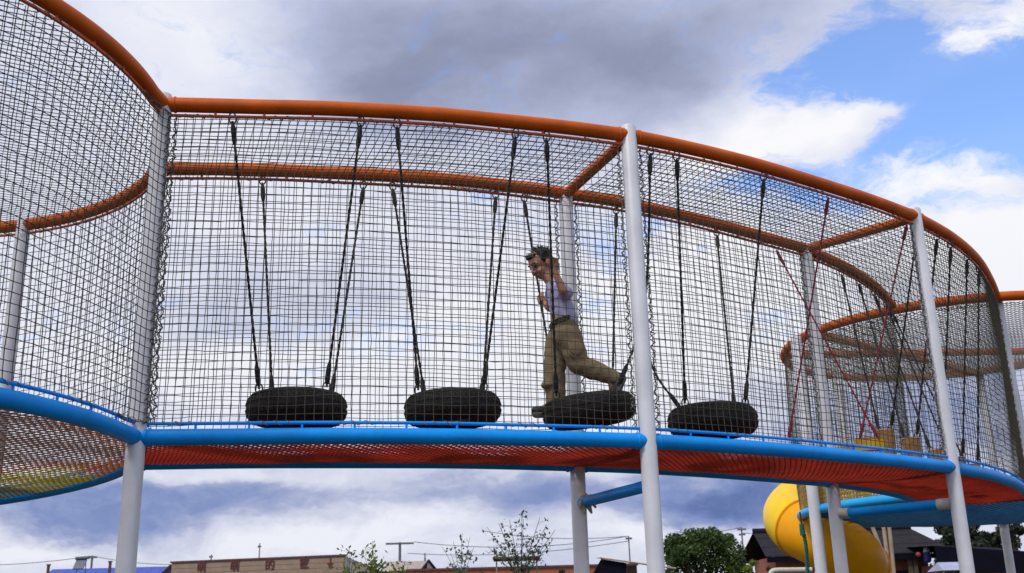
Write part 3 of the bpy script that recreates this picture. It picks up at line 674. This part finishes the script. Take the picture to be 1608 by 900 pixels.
for px, py, lab in ((173, 886, 'short dark chimney on the blue roof close to the left post'), (76, 891, 'short dark chimney farther left on the low roof')):
    p = PY(px, py, 49.6); mb = MB().box(p-np.array([0, 0, .4]), (.05, .05, .5)); mb.box(p+np.array([0, 0, .11]), (.075, .075, .03)); tag(mb.build('chimney', M['brownbeam'], None, False), lab, 'chimney')
# pale roofed shed
q0, q1 = PY(603, 881, 60), PY(672, 879, 60); zp = q1[2]
ps = thing('shed', 'small shed with pale sheet roof right of the plank shed', 'shed', ((q0[0]+q1[0])/2, 60, 0))
MB().add([[q0[0], 59.5, zp-.55], [q1[0]-.3, 59.5, zp-.55], [q1[0]-.05, 61, zp], [q0[0], 61, zp]], [[0, 1, 2, 3]]).add([[q0[0], 61, zp], [q1[0]-.05, 61, zp], [q1[0]+.3, 62.5, zp-.5], [q0[0], 62.5, zp-.5]], [[0, 1, 2, 3]]).build('roof', M['paletimber'], ps, False)
wall_box(MB(), q0[0]+.1, q1[0]-.1, 59.8, 62.2, 0, zp-.57).build('wall', M['plank'], ps, False)
MB().add([[q1[0]-.08, 59.9, zp-.58], [q1[0]-.08, 61, zp-.05], [q1[0]+.25, 62.2, zp-.58]], None, [[0, 1, 2]]).build('gable', M['pinkwall'], ps, False)
MB().tube([[q1[0]-.3, 59.5, zp-.54], [q1[0]-.04, 61, zp+.02], [q1[0]+.32, 62.5, zp-.5]], .06, 6).build('verge', M['darkroof'], ps)
MB().tube([[q1[0]-.25, 61, zp-.1], [q1[0]-.25, 61, zp+.42]], [.06, .03], 6).build('finial', M['pole'], ps)
# long low brick wall
w0, w1 = PY(640, 894, 40), PY(1000, 888, 40); zw = PY(760, 892, 40)[2]
bw_ = thing('brick_wall', 'long low red brick wall with dark coping behind the saplings', 'wall', ((w0[0]+w1[0])/2, 40, 0))
wall_box(MB(), w0[0], w1[0], 40, 40.2, 0, zw-.05).build('brickwork', M['brick'], bw_, False); wall_box(MB(), w0[0]-.05, w1[0]+.05, 39.95, 40.25, zw-.048, zw+.03).build('coping', M['brownbeam'], bw_, False)
# red flat roofed stand
s0, s1 = PY(774, 877, 30), PY(848, 876, 30); sd = thing('stand', 'open stand with a flat dark red roof edge behind the bare saplings', 'stand', ((s0[0]+s1[0])/2, 30, 0))
wall_box(MB(), s0[0], s1[0], 29.7, 31.2, s0[2]-.03, s0[2]+.025).build('roof', M['brownbeam'], sd, False)
for x in (s0[0]+.08, s1[0]-.08): wall_box(MB(), x-.02, x+.02, 30.8, 30.9, 0, s0[2]-.052).build('leg', M['beige'], sd, False)
# slanted shelter
a0, a1 = PY(944, 876, 24), PY(1018, 888, 24); sl = thing('shelter', 'open shelter with a sloping brown roof edge between the two middle posts', 'shelter', ((a0[0]+a1[0])/2, 24.5, 0))
MB().add([[a0[0], 24, a0[2]], [a1[0]+.6, 24, a1[2]-.08], [a1[0]+.6, 26, a1[2]+.02], [a0[0], 26, a0[2]+.1]], [[0, 1, 2, 3]]).build('roof', M['navyroof'], sl, False)
MB().tube([[a0[0]-.03, 23.98, a0[2]], [a1[0]+.6, 23.98, a1[2]-.08]], .018, 6).build('roof_edge', M['beige'], sl)
dk = PY(930, 903, 24); MB().add([[a0[0], 24.05, a0[2]-.02], [dk[0], 24.05, dk[2]], [dk[0], 24.05, dk[2]-.5], [a0[0]+.5, 24.05, dk[2]-.5], [a0[0]+.55, 24.05, a0[2]-.12]], None, [[0, 1, 2, 3, 4]]).build('end_panel', M['navyroof'], sl, False)
for px in (964, 990): x = PY(px, 895, 24.2)[0]; wall_box(MB(), x-.05, x+.05, 24.15, 24.25, 0, PY(px, 884, 24.2)[2]-.08).build('pillar', M['brownbeam'], sl, False)
x0_, x1_ = PY(950, 897, 25.6)[0], PY(1000, 895, 25.6)[0]; wall_box(MB(), x0_, x1_, 25.6, 25.7, 0, PY(975, 889, 25.6)[2]).build('back_wall', M['pinkwall'], sl, False)
# dark tiled house
h0, h1 = PY(1193, 836, 34), PY(1447, 826, 34); zr2 = h1[2]; ev = PY(1455, 869, 33.2)
dh = thing('house', 'house with dark tiled roof and orange wall behind the slide', 'house', ((h0[0]+h1[0])/2, 34.5, 0))
MB().add([[h0[0]-.15, 32.8, ev[2]], [h1[0]+.55, 32.8, ev[2]], [h1[0], 35, zr2], [h0[0], 35, zr2]], [[0, 1, 2, 3]]).add([[h0[0], 35, zr2], [h1[0], 35, zr2], [h1[0]+.5, 37.2, ev[2]], [h0[0]-.15, 37.2, ev[2]]], [[0, 1, 2, 3]]).build('roof', M['darkroof'], dh, False)
MB().tube([[h0[0], 35, zr2+.04], [h1[0], 35, zr2+.04]], .09, 8).build('ridge', M['darkroof'], dh)
wall_box(MB(), h0[0]+.3, h1[0]-.1, 33.6, 36.6, 0, ev[2]+.05).build('wall', M['brick'], dh, False)
wall_box(MB(), h0[0]-.1, h1[0]+.5, 32.82, 32.9, ev[2]-.16, ev[2]-.012).build('eave_board', M['navyroof'], dh, False)
for px in (1428, 1436): x = PY(px, 880, 33)[0]; wall_box(MB(), x-.06, x+.06, 32.95, 33.05, 0, ev[2]-.02).build('pillar', M['bark'], dh, False)
for px, lab in ((1413, None),): x = PY(px, 890, 33.55)[0]; wall_box(MB(), x-.35, x+.35, 33.55, 33.598, 1.0, 2.35).build('window', M['glass'], dh, False)
# low dark roof at the far right
r0, r1 = PY(1467, 857, 31), PY(1620, 868, 31)
lo = thing('house', 'low navy roofed building under the trees at the far right', 'house', ((r0[0]+r1[0])/2, 32, 0))
MB().add([[r0[0], 31, r0[2]], [r1[0], 31, r1[2]+.02], [r1[0], 31, r1[2]-.6], [r0[0], 31, r0[2]-.62]], [[0, 1, 2, 3]]).add([[r0[0], 31, r0[2]], [r1[0], 31, r1[2]+.02], [r1[0], 33.5, r1[2]+.3], [r0[0], 33.5, r0[2]+.1]], [[0, 1, 2, 3]]).build('roof', M['navyroof'], lo, False)
wall_box(MB(), r0[0]+.3, r1[0], 31.8, 34, 0, r0[2]-.5).build('wall', M['brownbeam'], lo, False)
tp = PY(1489, 884, 26); tn_ = thing('canopy', 'small pale grey canopy in front of the navy roofed building', 'canopy', (tp[0], 26, 0))
MB().add([[tp[0]-.30, 25.6, tp[2]-.18], [tp[0]+.34, 25.6, tp[2]-.18], [tp[0]+.26, 26.1, tp[2]+.02], [tp[0]-.22, 26.1, tp[2]+.02], [tp[0]-.30, 26.6, tp[2]-.18], [tp[0]+.34, 26.6, tp[2]-.18]], [[0, 1, 2, 3], [3, 2, 5, 4]], [[0, 3, 4], [1, 5, 2]]).build('cloth', M['tent'], tn_, False)
for x in (-.27, .31):
    for y in (25.65, 26.55): MB().tube([[tp[0]+x, y, 0], [tp[0]+x, y, tp[2]-.185]], .02, 6).build('leg', M['pole'], tn_)
# small hanging bits below the eave
b_ = PY(1456, 874, 32.5); t = thing('lantern', 'blue cloth lantern with white cap under the dark tiled eave', 'lantern', b_)
MB().lathe([(.05, -.18), (.10, -.14), (.12, 0), (.10, .1), (.05, .14)], b_, 14, caps=True).build('shade', M['bluecloth'], t); MB().lathe([(.09, .13), (.10, .16), (.07, .25), (.02, .28)], b_, 12, caps=True).build('cap', M['whitecloth'], t)
MB().tube([b_+np.array([0, 0, .28]), [b_[0], 32.84, ev[2]-.01]], .008, 5).build('cord', M['rope'], t)
b_ = PY(1443, 871, 32.5); t = thing('lantern', 'small red round lantern under the dark tiled eave', 'lantern', b_)
MB().ell(b_, (.09, .09, .08)).build('shade', M['redcloth'], t); MB().tube([b_+np.array([0, 0, .09]), [b_[0], 32.84, ev[2]-.01]], .008, 5).build('cord', M['rope'], t)
# leaning timber poles
t = thing('timber_frame', 'bare beige timber poles leaning together behind the blue net floor', 'timber frame', PY(1398, 905, 18))
for a_, b_ in (((1369, 825), (1403, 912)), ((1387, 823), (1398, 912)), ((1396, 824), (1405, 912))):
    p0, p1 = PY(*a_, 18), PY(*b_, 18+rng.uniform(-.1, .1)); d = p1-p0; p1 = p0+d*((p0[2]-.0)/(p0[2]-p1[2])); MB().tube([p0, p1], .032, 10).build('pole', M['beige'], t)

# ------------------------------------------------------------------ utility poles and wires
def upole(px, py, y, r, arm, lab):
    p = PY(px, py, y); t = thing('utility_pole', lab, 'utility pole', (p[0], y, 0), 'utility poles on the skyline')
    MB().tube([[p[0], y, 0], [p[0], y, p[2]]], [r*1.2, r*.8], 8).build('pole', M['pole'], t)
    for w, dz in arm: MB().box([p[0], y-.08, p[2]-dz], (w, .05, .06)).build('crossarm', M['pole'], t, False)
    return p
u1 = upole(145, 873, 75, .09, [(.35, .1)], 'thin utility pole behind the blue roof')
u2 = upole(408, 853, 80, .05, [(.12, .25)], 'thin utility pole rising behind the plank shed with characters')
u3 = upole(628, 851.5, 70, .10, [(.9, .09)], 'utility pole with a wide crossarm making a letter T above the small shed')
u4 = upole(987, 842, 70, .05, [(.2, .15)], 'thin utility pole just left of the tall central post')
u5 = upole(1164, 828, 75, .06, [(.3, .15), (.22, .5)], 'thin utility pole right of the bushy green tree')
u6 = upole(332, 871, 78, .05, [(.12, .15)], 'short thin utility pole above the left end of the plank shed')
def wire(a, b, sag, lab):
    P = np.linspace(a, b, 25); t = np.linspace(-1, 1, 25); P[:, 2] -= sag*(1-t*t); tag(MB().tube(P, .022, 5).build('power_line', M['wire']), lab, 'power line', 'power lines on the skyline')
out = np.array
wire(PY(-120, 886, 75), u1, .3, 'power line left of the pole behind the blue roof'); wire(u1, PY(330, 884, 75), .3, 'power line passing behind the left post')
wire(u3+out([.9, 0, 0]), u4, .5, 'power line running right from the T-shaped pole'); wire(u4-out([0, 0, .3]), PY(640, 869, 72), .4, 'lower power line behind the saplings')
wire(u4, PY(760, 834, 72), .3, 'high power line crossing behind the middle posts'); wire(u5, PY(1060, 835, 74), .2, 'power line above the bushy green tree'); wire(u5-out([0, 0, .4]), PY(1260, 824, 75), .2, 'power line running towards the slide')

# ------------------------------------------------------------------ plants
def leaves_mb(pts, size, mb=None, asp=.5, droop=0.):
    mb = mb or MB(); n = len(pts); pts = np.asarray(pts, float)
    d = rng.normal(size=(n, 3)); d[:, 2] -= droop; d /= np.linalg.norm(d, axis=1)[:, None]
    e = np.cross(d, rng.normal(size=(n, 3))); e /= np.linalg.norm(e, axis=1)[:, None]; s = size*rng.uniform(.6, 1.3, n)[:, None]
    V = np.stack([pts-d*s*.5, pts+e*s*asp*.5, pts+d*s*.5, pts-e*s*asp*.5], 1).reshape(-1, 3); i = np.arange(n)[:, None]*4
    return mb.add(V, i+np.arange(4)[None])
def bushy(name, label, base, h, w, nl, size, m, cat='tree', seed=1, blobs=26, low=.25):
    g = np.random.default_rng(seed); t = thing(name, label, cat, base); base = np.asarray(base, float)
    tr = MB(); cs = []
    tr.tube([base, base+[.04*w, 0, h*.25], base+[0, .02, h*.6]], [.035*h, .028*h, .012*h], 8)
    for i in range(blobs):
        u = g.uniform(low, .97); wr = w*.5*math.sqrt(max(.05, 1-((u-.45)/.58)**2)); a = g.uniform(0, 6.283); q = math.sqrt(g.uniform(.05, 1))
        c = base+np.array([wr*q*math.cos(a), wr*q*math.sin(a), h*u-.05*h]); cs.append((c, g.uniform(.10, .19)*w*(1.15-.4*u)))
        tr.tube([base+[0, 0, h*.25*u+.1], (base+[0, 0, h*u*.5]+c)/2, c], [.014*h, .009*h, .003*h], 5)
    tr.build('trunk', M['bark'], t)
    pts = []
    for c, r in cs:
        v = g.normal(size=(nl//blobs, 3)); v /= np.linalg.norm(v, axis=1)[:, None]; pts.append(c+v*(r*g.uniform(.35, 1.12, (len(v), 1))**.6)*[1, 1, .85])
    leaves_mb(np.concatenate(pts), size).build('crown', M[m], t, False)
    return t
bp_ = PY(1105, 900, 26); top = PY(1105, 822, 26)[2]
bushy('broadleaf_tree', 'dense bushy green tree right of the tall central post', (bp_[0], 26, 0), top, 2.3, 30000, .085, 'leaf', seed=4, blobs=60, low=.3)
p = PY(1165, 900, 25.4); bushy('shrub', 'lower yellow-green shrub at the right foot of the bushy tree', (p[0], 25.4, 0), PY(1165, 850, 25.4)[2], 1.0, 3500, .07, 'leaflime', 'shrub', 5, 16)
p = PY(1512, 900, 40); bushy('conifer_tree', 'dark conifer behind the right-hand post above the navy roof', (p[0], 40, 0), PY(1508, 806, 40)[2], 2.6, 16000, .16, 'leafdark', seed=6, blobs=50, low=.3)
p = PY(1590, 900, 40); bushy('conifer_tree', 'ragged dark conifer at the right edge of the picture', (p[0], 40, 0), PY(1585, 812, 40)[2], 2.2, 10000, .16, 'leafdark', seed=7, blobs=34, low=.3)
p = PY(760, 905, 22); bushy('shrub', 'small round green shrub between the two bare saplings', (p[0], 22, 0), PY(760, 881, 22)[2], .55, 1500, .05, 'leaf', 'shrub', 8, 12)
p = PY(845, 905, 16); bushy('shrub', 'low olive shrub below the tall sapling', (p[0], 16, 0), PY(845, 887, 16)[2], .5, 1200, .05, 'leaf', 'shrub', 9, 10)
p = PY(880, 905, 12); bushy('shrub', 'dark purple leaved shrub beside the middle back post', (p[0], 12, 0), PY(885, 866, 12)[2], .34, 500, .06, 'leafdark', 'shrub', 10, 12)
p = PY(1205, 905, 30); bushy('shrub', 'small green shrub at the left foot of the slide', (p[0], 30, 0), PY(1203, 878, 30)[2], .7, 1200, .07, 'leaf', 'shrub', 13, 10)
def sapling(label, px, y, tops, size, m, lm, leafn, seed, stem=.008):
    g = np.random.default_rng(seed); b0 = PY(px, 912, y); base = np.array([b0[0], y, 0.]); t = thing('sapling', label, 'sapling', base); st = MB(); pts = []
    for tx, ty in tops:
        tip = PY(tx, ty, y+g.uniform(-.25, .25)); k0 = np.array([b0[0]+(tip[0]-b0[0])*.12, y, b0[2]-.1]); kn = (k0+tip)/2+np.array([(b0[0]-tip[0])*.1, 0, .02])
        P = spline([base, k0, kn, tip], 30); st.tube(P, np.linspace(stem*1.6, stem*.35, 30), 5)
        for i in range(leafn):
            u = g.uniform(.70, 1.0)**.8; q = P[min(29, int(u*29))]; o = g.normal(0, 1, 3)*[.085, .085, .05]; tipb = q+o*(1.25-u*.7)
            st.tube([q, (q+tipb)/2+[0, 0, .01], tipb], [stem*.4, stem*.3, stem*.2], 3, caps=False); pts += [tipb]+[tipb+g.normal(0, .035, 3) for _ in range(3)]
    st.build('stems', M[m], t); leaves_mb(pts, size, asp=.55, droop=.4).build('leaves', M[lm], t, False)
sapling('tall sparse sapling with fanned bare stems left of the middle back post', 818, 14, [(765, 828), (783, 822), (800, 816), (820, 802), (822, 815), (848, 812), (858, 824), (872, 832), (868, 848), (803, 848), (766, 858), (838, 845)], .052, 'twig', 'leafgrey', 13, 3)
sapling('shorter sparse sapling left of the tall fanned one', 724, 15, [(694, 858), (712, 850), (725, 842), (738, 843), (744, 860), (707, 868), (735, 866)], .05, 'twig', 'leafgrey', 9, 4, .007)
sapling('young lime-green sapling in front of the gap between the two sheds', 588, 10, [(585, 850), (589, 862), (572, 874), (603, 873), (578, 884), (597, 884)], .05, 'twig', 'leaflime', 16, 5, .005)
sapling('young lime-green sapling in front of the right end of the plank shed', 549, 10, [(548, 858), (545, 870), (555, 876), (538, 884), (560, 886)], .05, 'twig', 'leaflime', 14, 6, .005)
sapling('small lime-green sapling below the T-shaped utility pole', 630, 10.5, [(624, 882), (636, 880), (618, 888), (640, 890)], .045, 'twig', 'leaflime', 10, 8, .005)

# ------------------------------------------------------------------ ground
gm = MB().add([[-900, -300, 0], [900, -300, 0], [900, 1500, 0], [-900, 1500, 0]], [[0, 1, 2, 3]]); tag(gm.build('ground', M['ground'], None, False), kind='structure')

# ------------------------------------------------------------------ sky and sun
SUN_EL, SUN_AZ = R(54), R(220)              # azimuth from north (+y) clockwise: behind the camera, to the left
sun = bpy.data.lights.new('sun', 'SUN'); sun.energy = 2.1; sun.angle = R(12); sun.color = (1, .95, .88)
so = bpy.data.objects.new('sun', sun); col.objects.link(so)
sdir = Vector((math.sin(SUN_AZ)*math.cos(SUN_EL), math.cos(SUN_AZ)*math.cos(SUN_EL), math.sin(SUN_EL)))
so.rotation_euler = sdir.to_track_quat('Z', 'Y').to_euler(); so.location = (0, -5, 12)
w = bpy.data.worlds.new('World'); scene.world = w; w.use_nodes = True; nt = w.node_tree; N = nt.nodes; Lk = nt.links
bg = N['Background']; bg.inputs['Strength'].default_value = .1
sky = N.new('ShaderNodeTexSky'); sky.sky_type = 'NISHITA'; sky.sun_disc = False; sky.sun_elevation = SUN_EL; sky.sun_rotation = SUN_AZ; sky.air_density = 1.0; sky.dust_density = .6; sky.ozone_density = 2.0
def val(x, sock):
    if isinstance(x, (int, float)): sock.default_value = x
    else: Lk.new(x, sock)
def mth(op, a, b=None, c=None, clamp=False):
    n = N.new('ShaderNodeMath'); n.operation = op; n.use_clamp = clamp; val(a, n.inputs[0])
    if b is not None: val(b, n.inputs[1])
    if c is not None: val(c, n.inputs[2])
    return n.outputs[0]
tc = N.new('ShaderNodeTexCoord'); sp = N.new('ShaderNodeSeparateXYZ'); Lk.new(tc.outputs['Generated'], sp.inputs[0])
az = mth('ARCTAN2', sp.outputs[0], sp.outputs[1]); el = mth('ARCSINE', sp.outputs[2])
def comb(x, y, z):
    n = N.new('ShaderNodeCombineXYZ'); val(x, n.inputs[0]); val(y, n.inputs[1]); val(z, n.inputs[2]); return n.outputs[0]
def nse(vec, scale, detail=6, rough=.55, dist=0., colr=False):
    n = N.new('ShaderNodeTexNoise'); Lk.new(vec, n.inputs['Vector']); n.inputs['Scale'].default_value = scale; n.inputs['Detail'].default_value = detail
    n.inputs['Roughness'].default_value = rough; n.inputs['Distortion'].default_value = dist; return n.outputs['Color' if colr else 'Fac']
flat = comb(az, mth('MULTIPLY', el, 1.9), 3.7)        # clouds are wider than they are tall
wv = nse(flat, 7., 5, .6, 0, True)
ws = N.new('ShaderNodeSeparateXYZ'); Lk.new(wv, ws.inputs[0])
azw = mth('MULTIPLY_ADD', mth('SUBTRACT', ws.outputs[0], .5), .16, az); elw = mth('MULTIPLY_ADD', mth('SUBTRACT', ws.outputs[1], .5), .085, el)
pv = comb(azw, elw, 1.)
def dirof(px, py):
    d = ray(px, py); d = d/np.linalg.norm(d); return math.atan2(d[0], d[1]), math.asin(d[2])
def blob(px, py, sx, sy, ang=0.):
    """soft bump at a real sky direction (degrees of arc come from the picture scale)"""
    a0, e0 = dirof(px, py); sx /= FPX; sy /= FPX; c, s = math.cos(R(ang)), math.sin(R(ang))
    def dot(vx, vy):
        n = N.new('ShaderNodeVectorMath'); n.operation = 'DOT_PRODUCT'; Lk.new(pv, n.inputs[0]); n.inputs[1].default_value = (vx, vy, -(vx*a0+vy*e0)); return n.outputs['Value']
    u = dot(c/sx, s/sx); v = dot(-s/sy, c/sy)
    return mth('EXPONENT', mth('MULTIPLY', mth('MULTIPLY_ADD', u, u, mth('MULTIPLY', v, v)), -1.))
def total(base, items):
    t = base
    for amp, *b in items: t = mth('MULTIPLY_ADD', blob(*b), amp, t)
    return t
fine = nse(flat, 11., 8, .6, .4); big = nse(flat, 4.2, 5, .5, .3)
holes = total(0., [(1.5, 1470, 140, 165, 85, -25), (1.1, 1610, 120, 110, 110), (.6, 1250, 130, 90, 30, 20), (.4, 1230, 300, 80, 40), (.7, 1330, 120, 130, 40, 30), (.75, 1420, 225, 150, 28, 10), (.85, 1340, 300, 190, 26, -12), (.6, 1600, 260, 90, 34),
  (.55, 930, 370, 60, 55), (.5, 1015, 345, 60, 40), (.45, 640, 520, 70, 26), (.4, 520, 575, 60, 20), (.4, 900, 470, 40, 40), (.35, 470, 505, 90, 16), (-.7, 1540, 45, 80, 26, 20), (-.9, 1290, 190, 150, 34), (-.7, 1520, 280, 110, 20), (-.8, 1560, 400, 130, 70)])
wisp = nse(comb(azw, mth('MULTIPLY', elw, 2.4), 1.3), 17., 9, .68, .6)
lowcut = N.new('ShaderNodeMapRange'); Lk.new(el, lowcut.inputs[0]); lowcut.inputs[1].default_value = .14; lowcut.inputs[2].default_value = .24; lowcut.inputs[3].default_value = -1.2; lowcut.inputs[4].default_value = 0.
holes = mth('ADD', holes, lowcut.outputs[0])
hole = mth('ADD', holes, mth('ADD', mth('MULTIPLY', mth('SUBTRACT', fine, .5), 1.1), mth('MULTIPLY', mth('SUBTRACT', wisp, .5), 2.3)))
hn = N.new('ShaderNodeMapRange'); hn.interpolation_type = 'SMOOTHSTEP'; Lk.new(hole, hn.inputs[0]); hn.inputs[1].default_value = .02; hn.inputs[2].default_value = 1.15; hn.inputs[4].default_value = .9
br = total(.75, [(-.44, 840, 70, 300, 110), (-.26, 620, 150, 170, 70), (-.24, 1080, 100, 200, 70, 15), (-.12, 560, 20, 150, 90), (.16, 290, 60, 140, 110), (.30, 1250, 200, 170, 45, 8), (.40, 1540, 40, 90, 30, 20), (.38, 1560, 390, 150, 90), (.26, 1440, 270, 160, 26),
  (.12, 400, 330, 260, 120), (-.14, 330, 510, 190, 30), (-.10, 560, 455, 150, 26), (.46, 660, 590, 330, 62), (.40, 970, 560, 260, 100), (.38, 1100, 470, 200, 110), (.28, 820, 480, 150, 60), (.30, 420, 610, 160, 40), (.16, 100, 520, 150, 110),
  (-.36, 430, 775, 300, 36), (-.40, 930, 760, 250, 34), (-.55, 1130, 778, 120, 28), (-.25, 1190, 800, 90, 26), (-.44, 200, 812, 130, 30), (-.2, 60, 790, 120, 26), (.34, 590, 815, 95, 40), (.26, 470, 838, 110, 24), (.22, 690, 800, 60, 26), (.26, 60, 852, 120, 13), (.26, 1080, 832, 120, 15), (.12, 950, 812, 70, 16), (.18, 30, 742, 160, 14), (.22, 380, 745, 200, 13), (.12, 330, 868, 280, 20), (.05, 800, 870, 260, 30), (-.22, 1330, 640, 200, 80), (-.2, 1500, 660, 160, 100)])
lamp = N.new('ShaderNodeMapRange'); Lk.new(el, lamp.inputs[0]); lamp.inputs[1].default_value = .14; lamp.inputs[2].default_value = .26; lamp.inputs[3].default_value = .55; lamp.inputs[4].default_value = .08
fm = N.new('ShaderNodeMapRange'); Lk.new(el, fm.inputs[0]); fm.inputs[1].default_value = .12; fm.inputs[2].default_value = .42; fm.inputs[3].default_value = .62; fm.inputs[4].default_value = .22; famp = fm.outputs[0]
br = mth('ADD', br, mth('ADD', mth('MULTIPLY', mth('SUBTRACT', fine, .5), famp), mth('MULTIPLY_ADD', mth('SUBTRACT', wisp, .5), lamp.outputs[0], mth('MULTIPLY', mth('SUBTRACT', big, .5), .30))))
def ramp(fac, stops):
    n = N.new('ShaderNodeValToRGB'); Lk.new(fac, n.inputs[0]); e = n.color_ramp.elements
    while len(e) < len(stops): e.new(.5)
    for q, (p, c) in zip(e, stops): q.position = p; q.color = (*[(x/255)**2.2 for x in c], 1)
    return n.outputs[0]
hi = ramp(br, [(0, (116, 122, 148)), (.28, (143, 150, 178)), (.55, (181, 188, 216)), (.8, (224, 228, 244)), (1, (250, 250, 254))])
lo_ = ramp(br, [(0, (98, 118, 170)), (.28, (132, 149, 196)), (.47, (164, 174, 208)), (.62, (198, 203, 226)), (1, (236, 239, 249))])
mr = N.new('ShaderNodeMapRange'); Lk.new(el, mr.inputs[0]); mr.inputs[1].default_value = .17; mr.inputs[2].default_value = .36
mx = N.new('ShaderNodeMix'); mx.data_type = 'RGBA'; Lk.new(mr.outputs[0], mx.inputs[0]); Lk.new(lo_, mx.inputs[6]); Lk.new(hi, mx.inputs[7])
sc_ = N.new('ShaderNodeVectorMath'); sc_.operation = 'SCALE'; sc_.inputs[3].default_value = 10.; Lk.new(mx.outputs[2], sc_.inputs[0])
sb = N.new('ShaderNodeVectorMath'); sb.operation = 'MULTIPLY'; sb.inputs[1].default_value = (1.75, 2.15, 2.75); Lk.new(sky.outputs[0], sb.inputs[0])
m2 = N.new('ShaderNodeMix'); m2.data_type = 'RGBA'; Lk.new(hn.outputs[0], m2.inputs[0]); Lk.new(sc_.outputs[0], m2.inputs[6]); Lk.new(sb.outputs[0], m2.inputs[7])
Lk.new(m2.outputs[2], bg.inputs['Color'])
w.cycles.sampling_method = 'MANUAL'; w.cycles.sample_map_resolution = 512
scene.view_settings.view_transform = 'Standard'; scene.view_settings.look = 'None'; scene.view_settings.exposure = 0
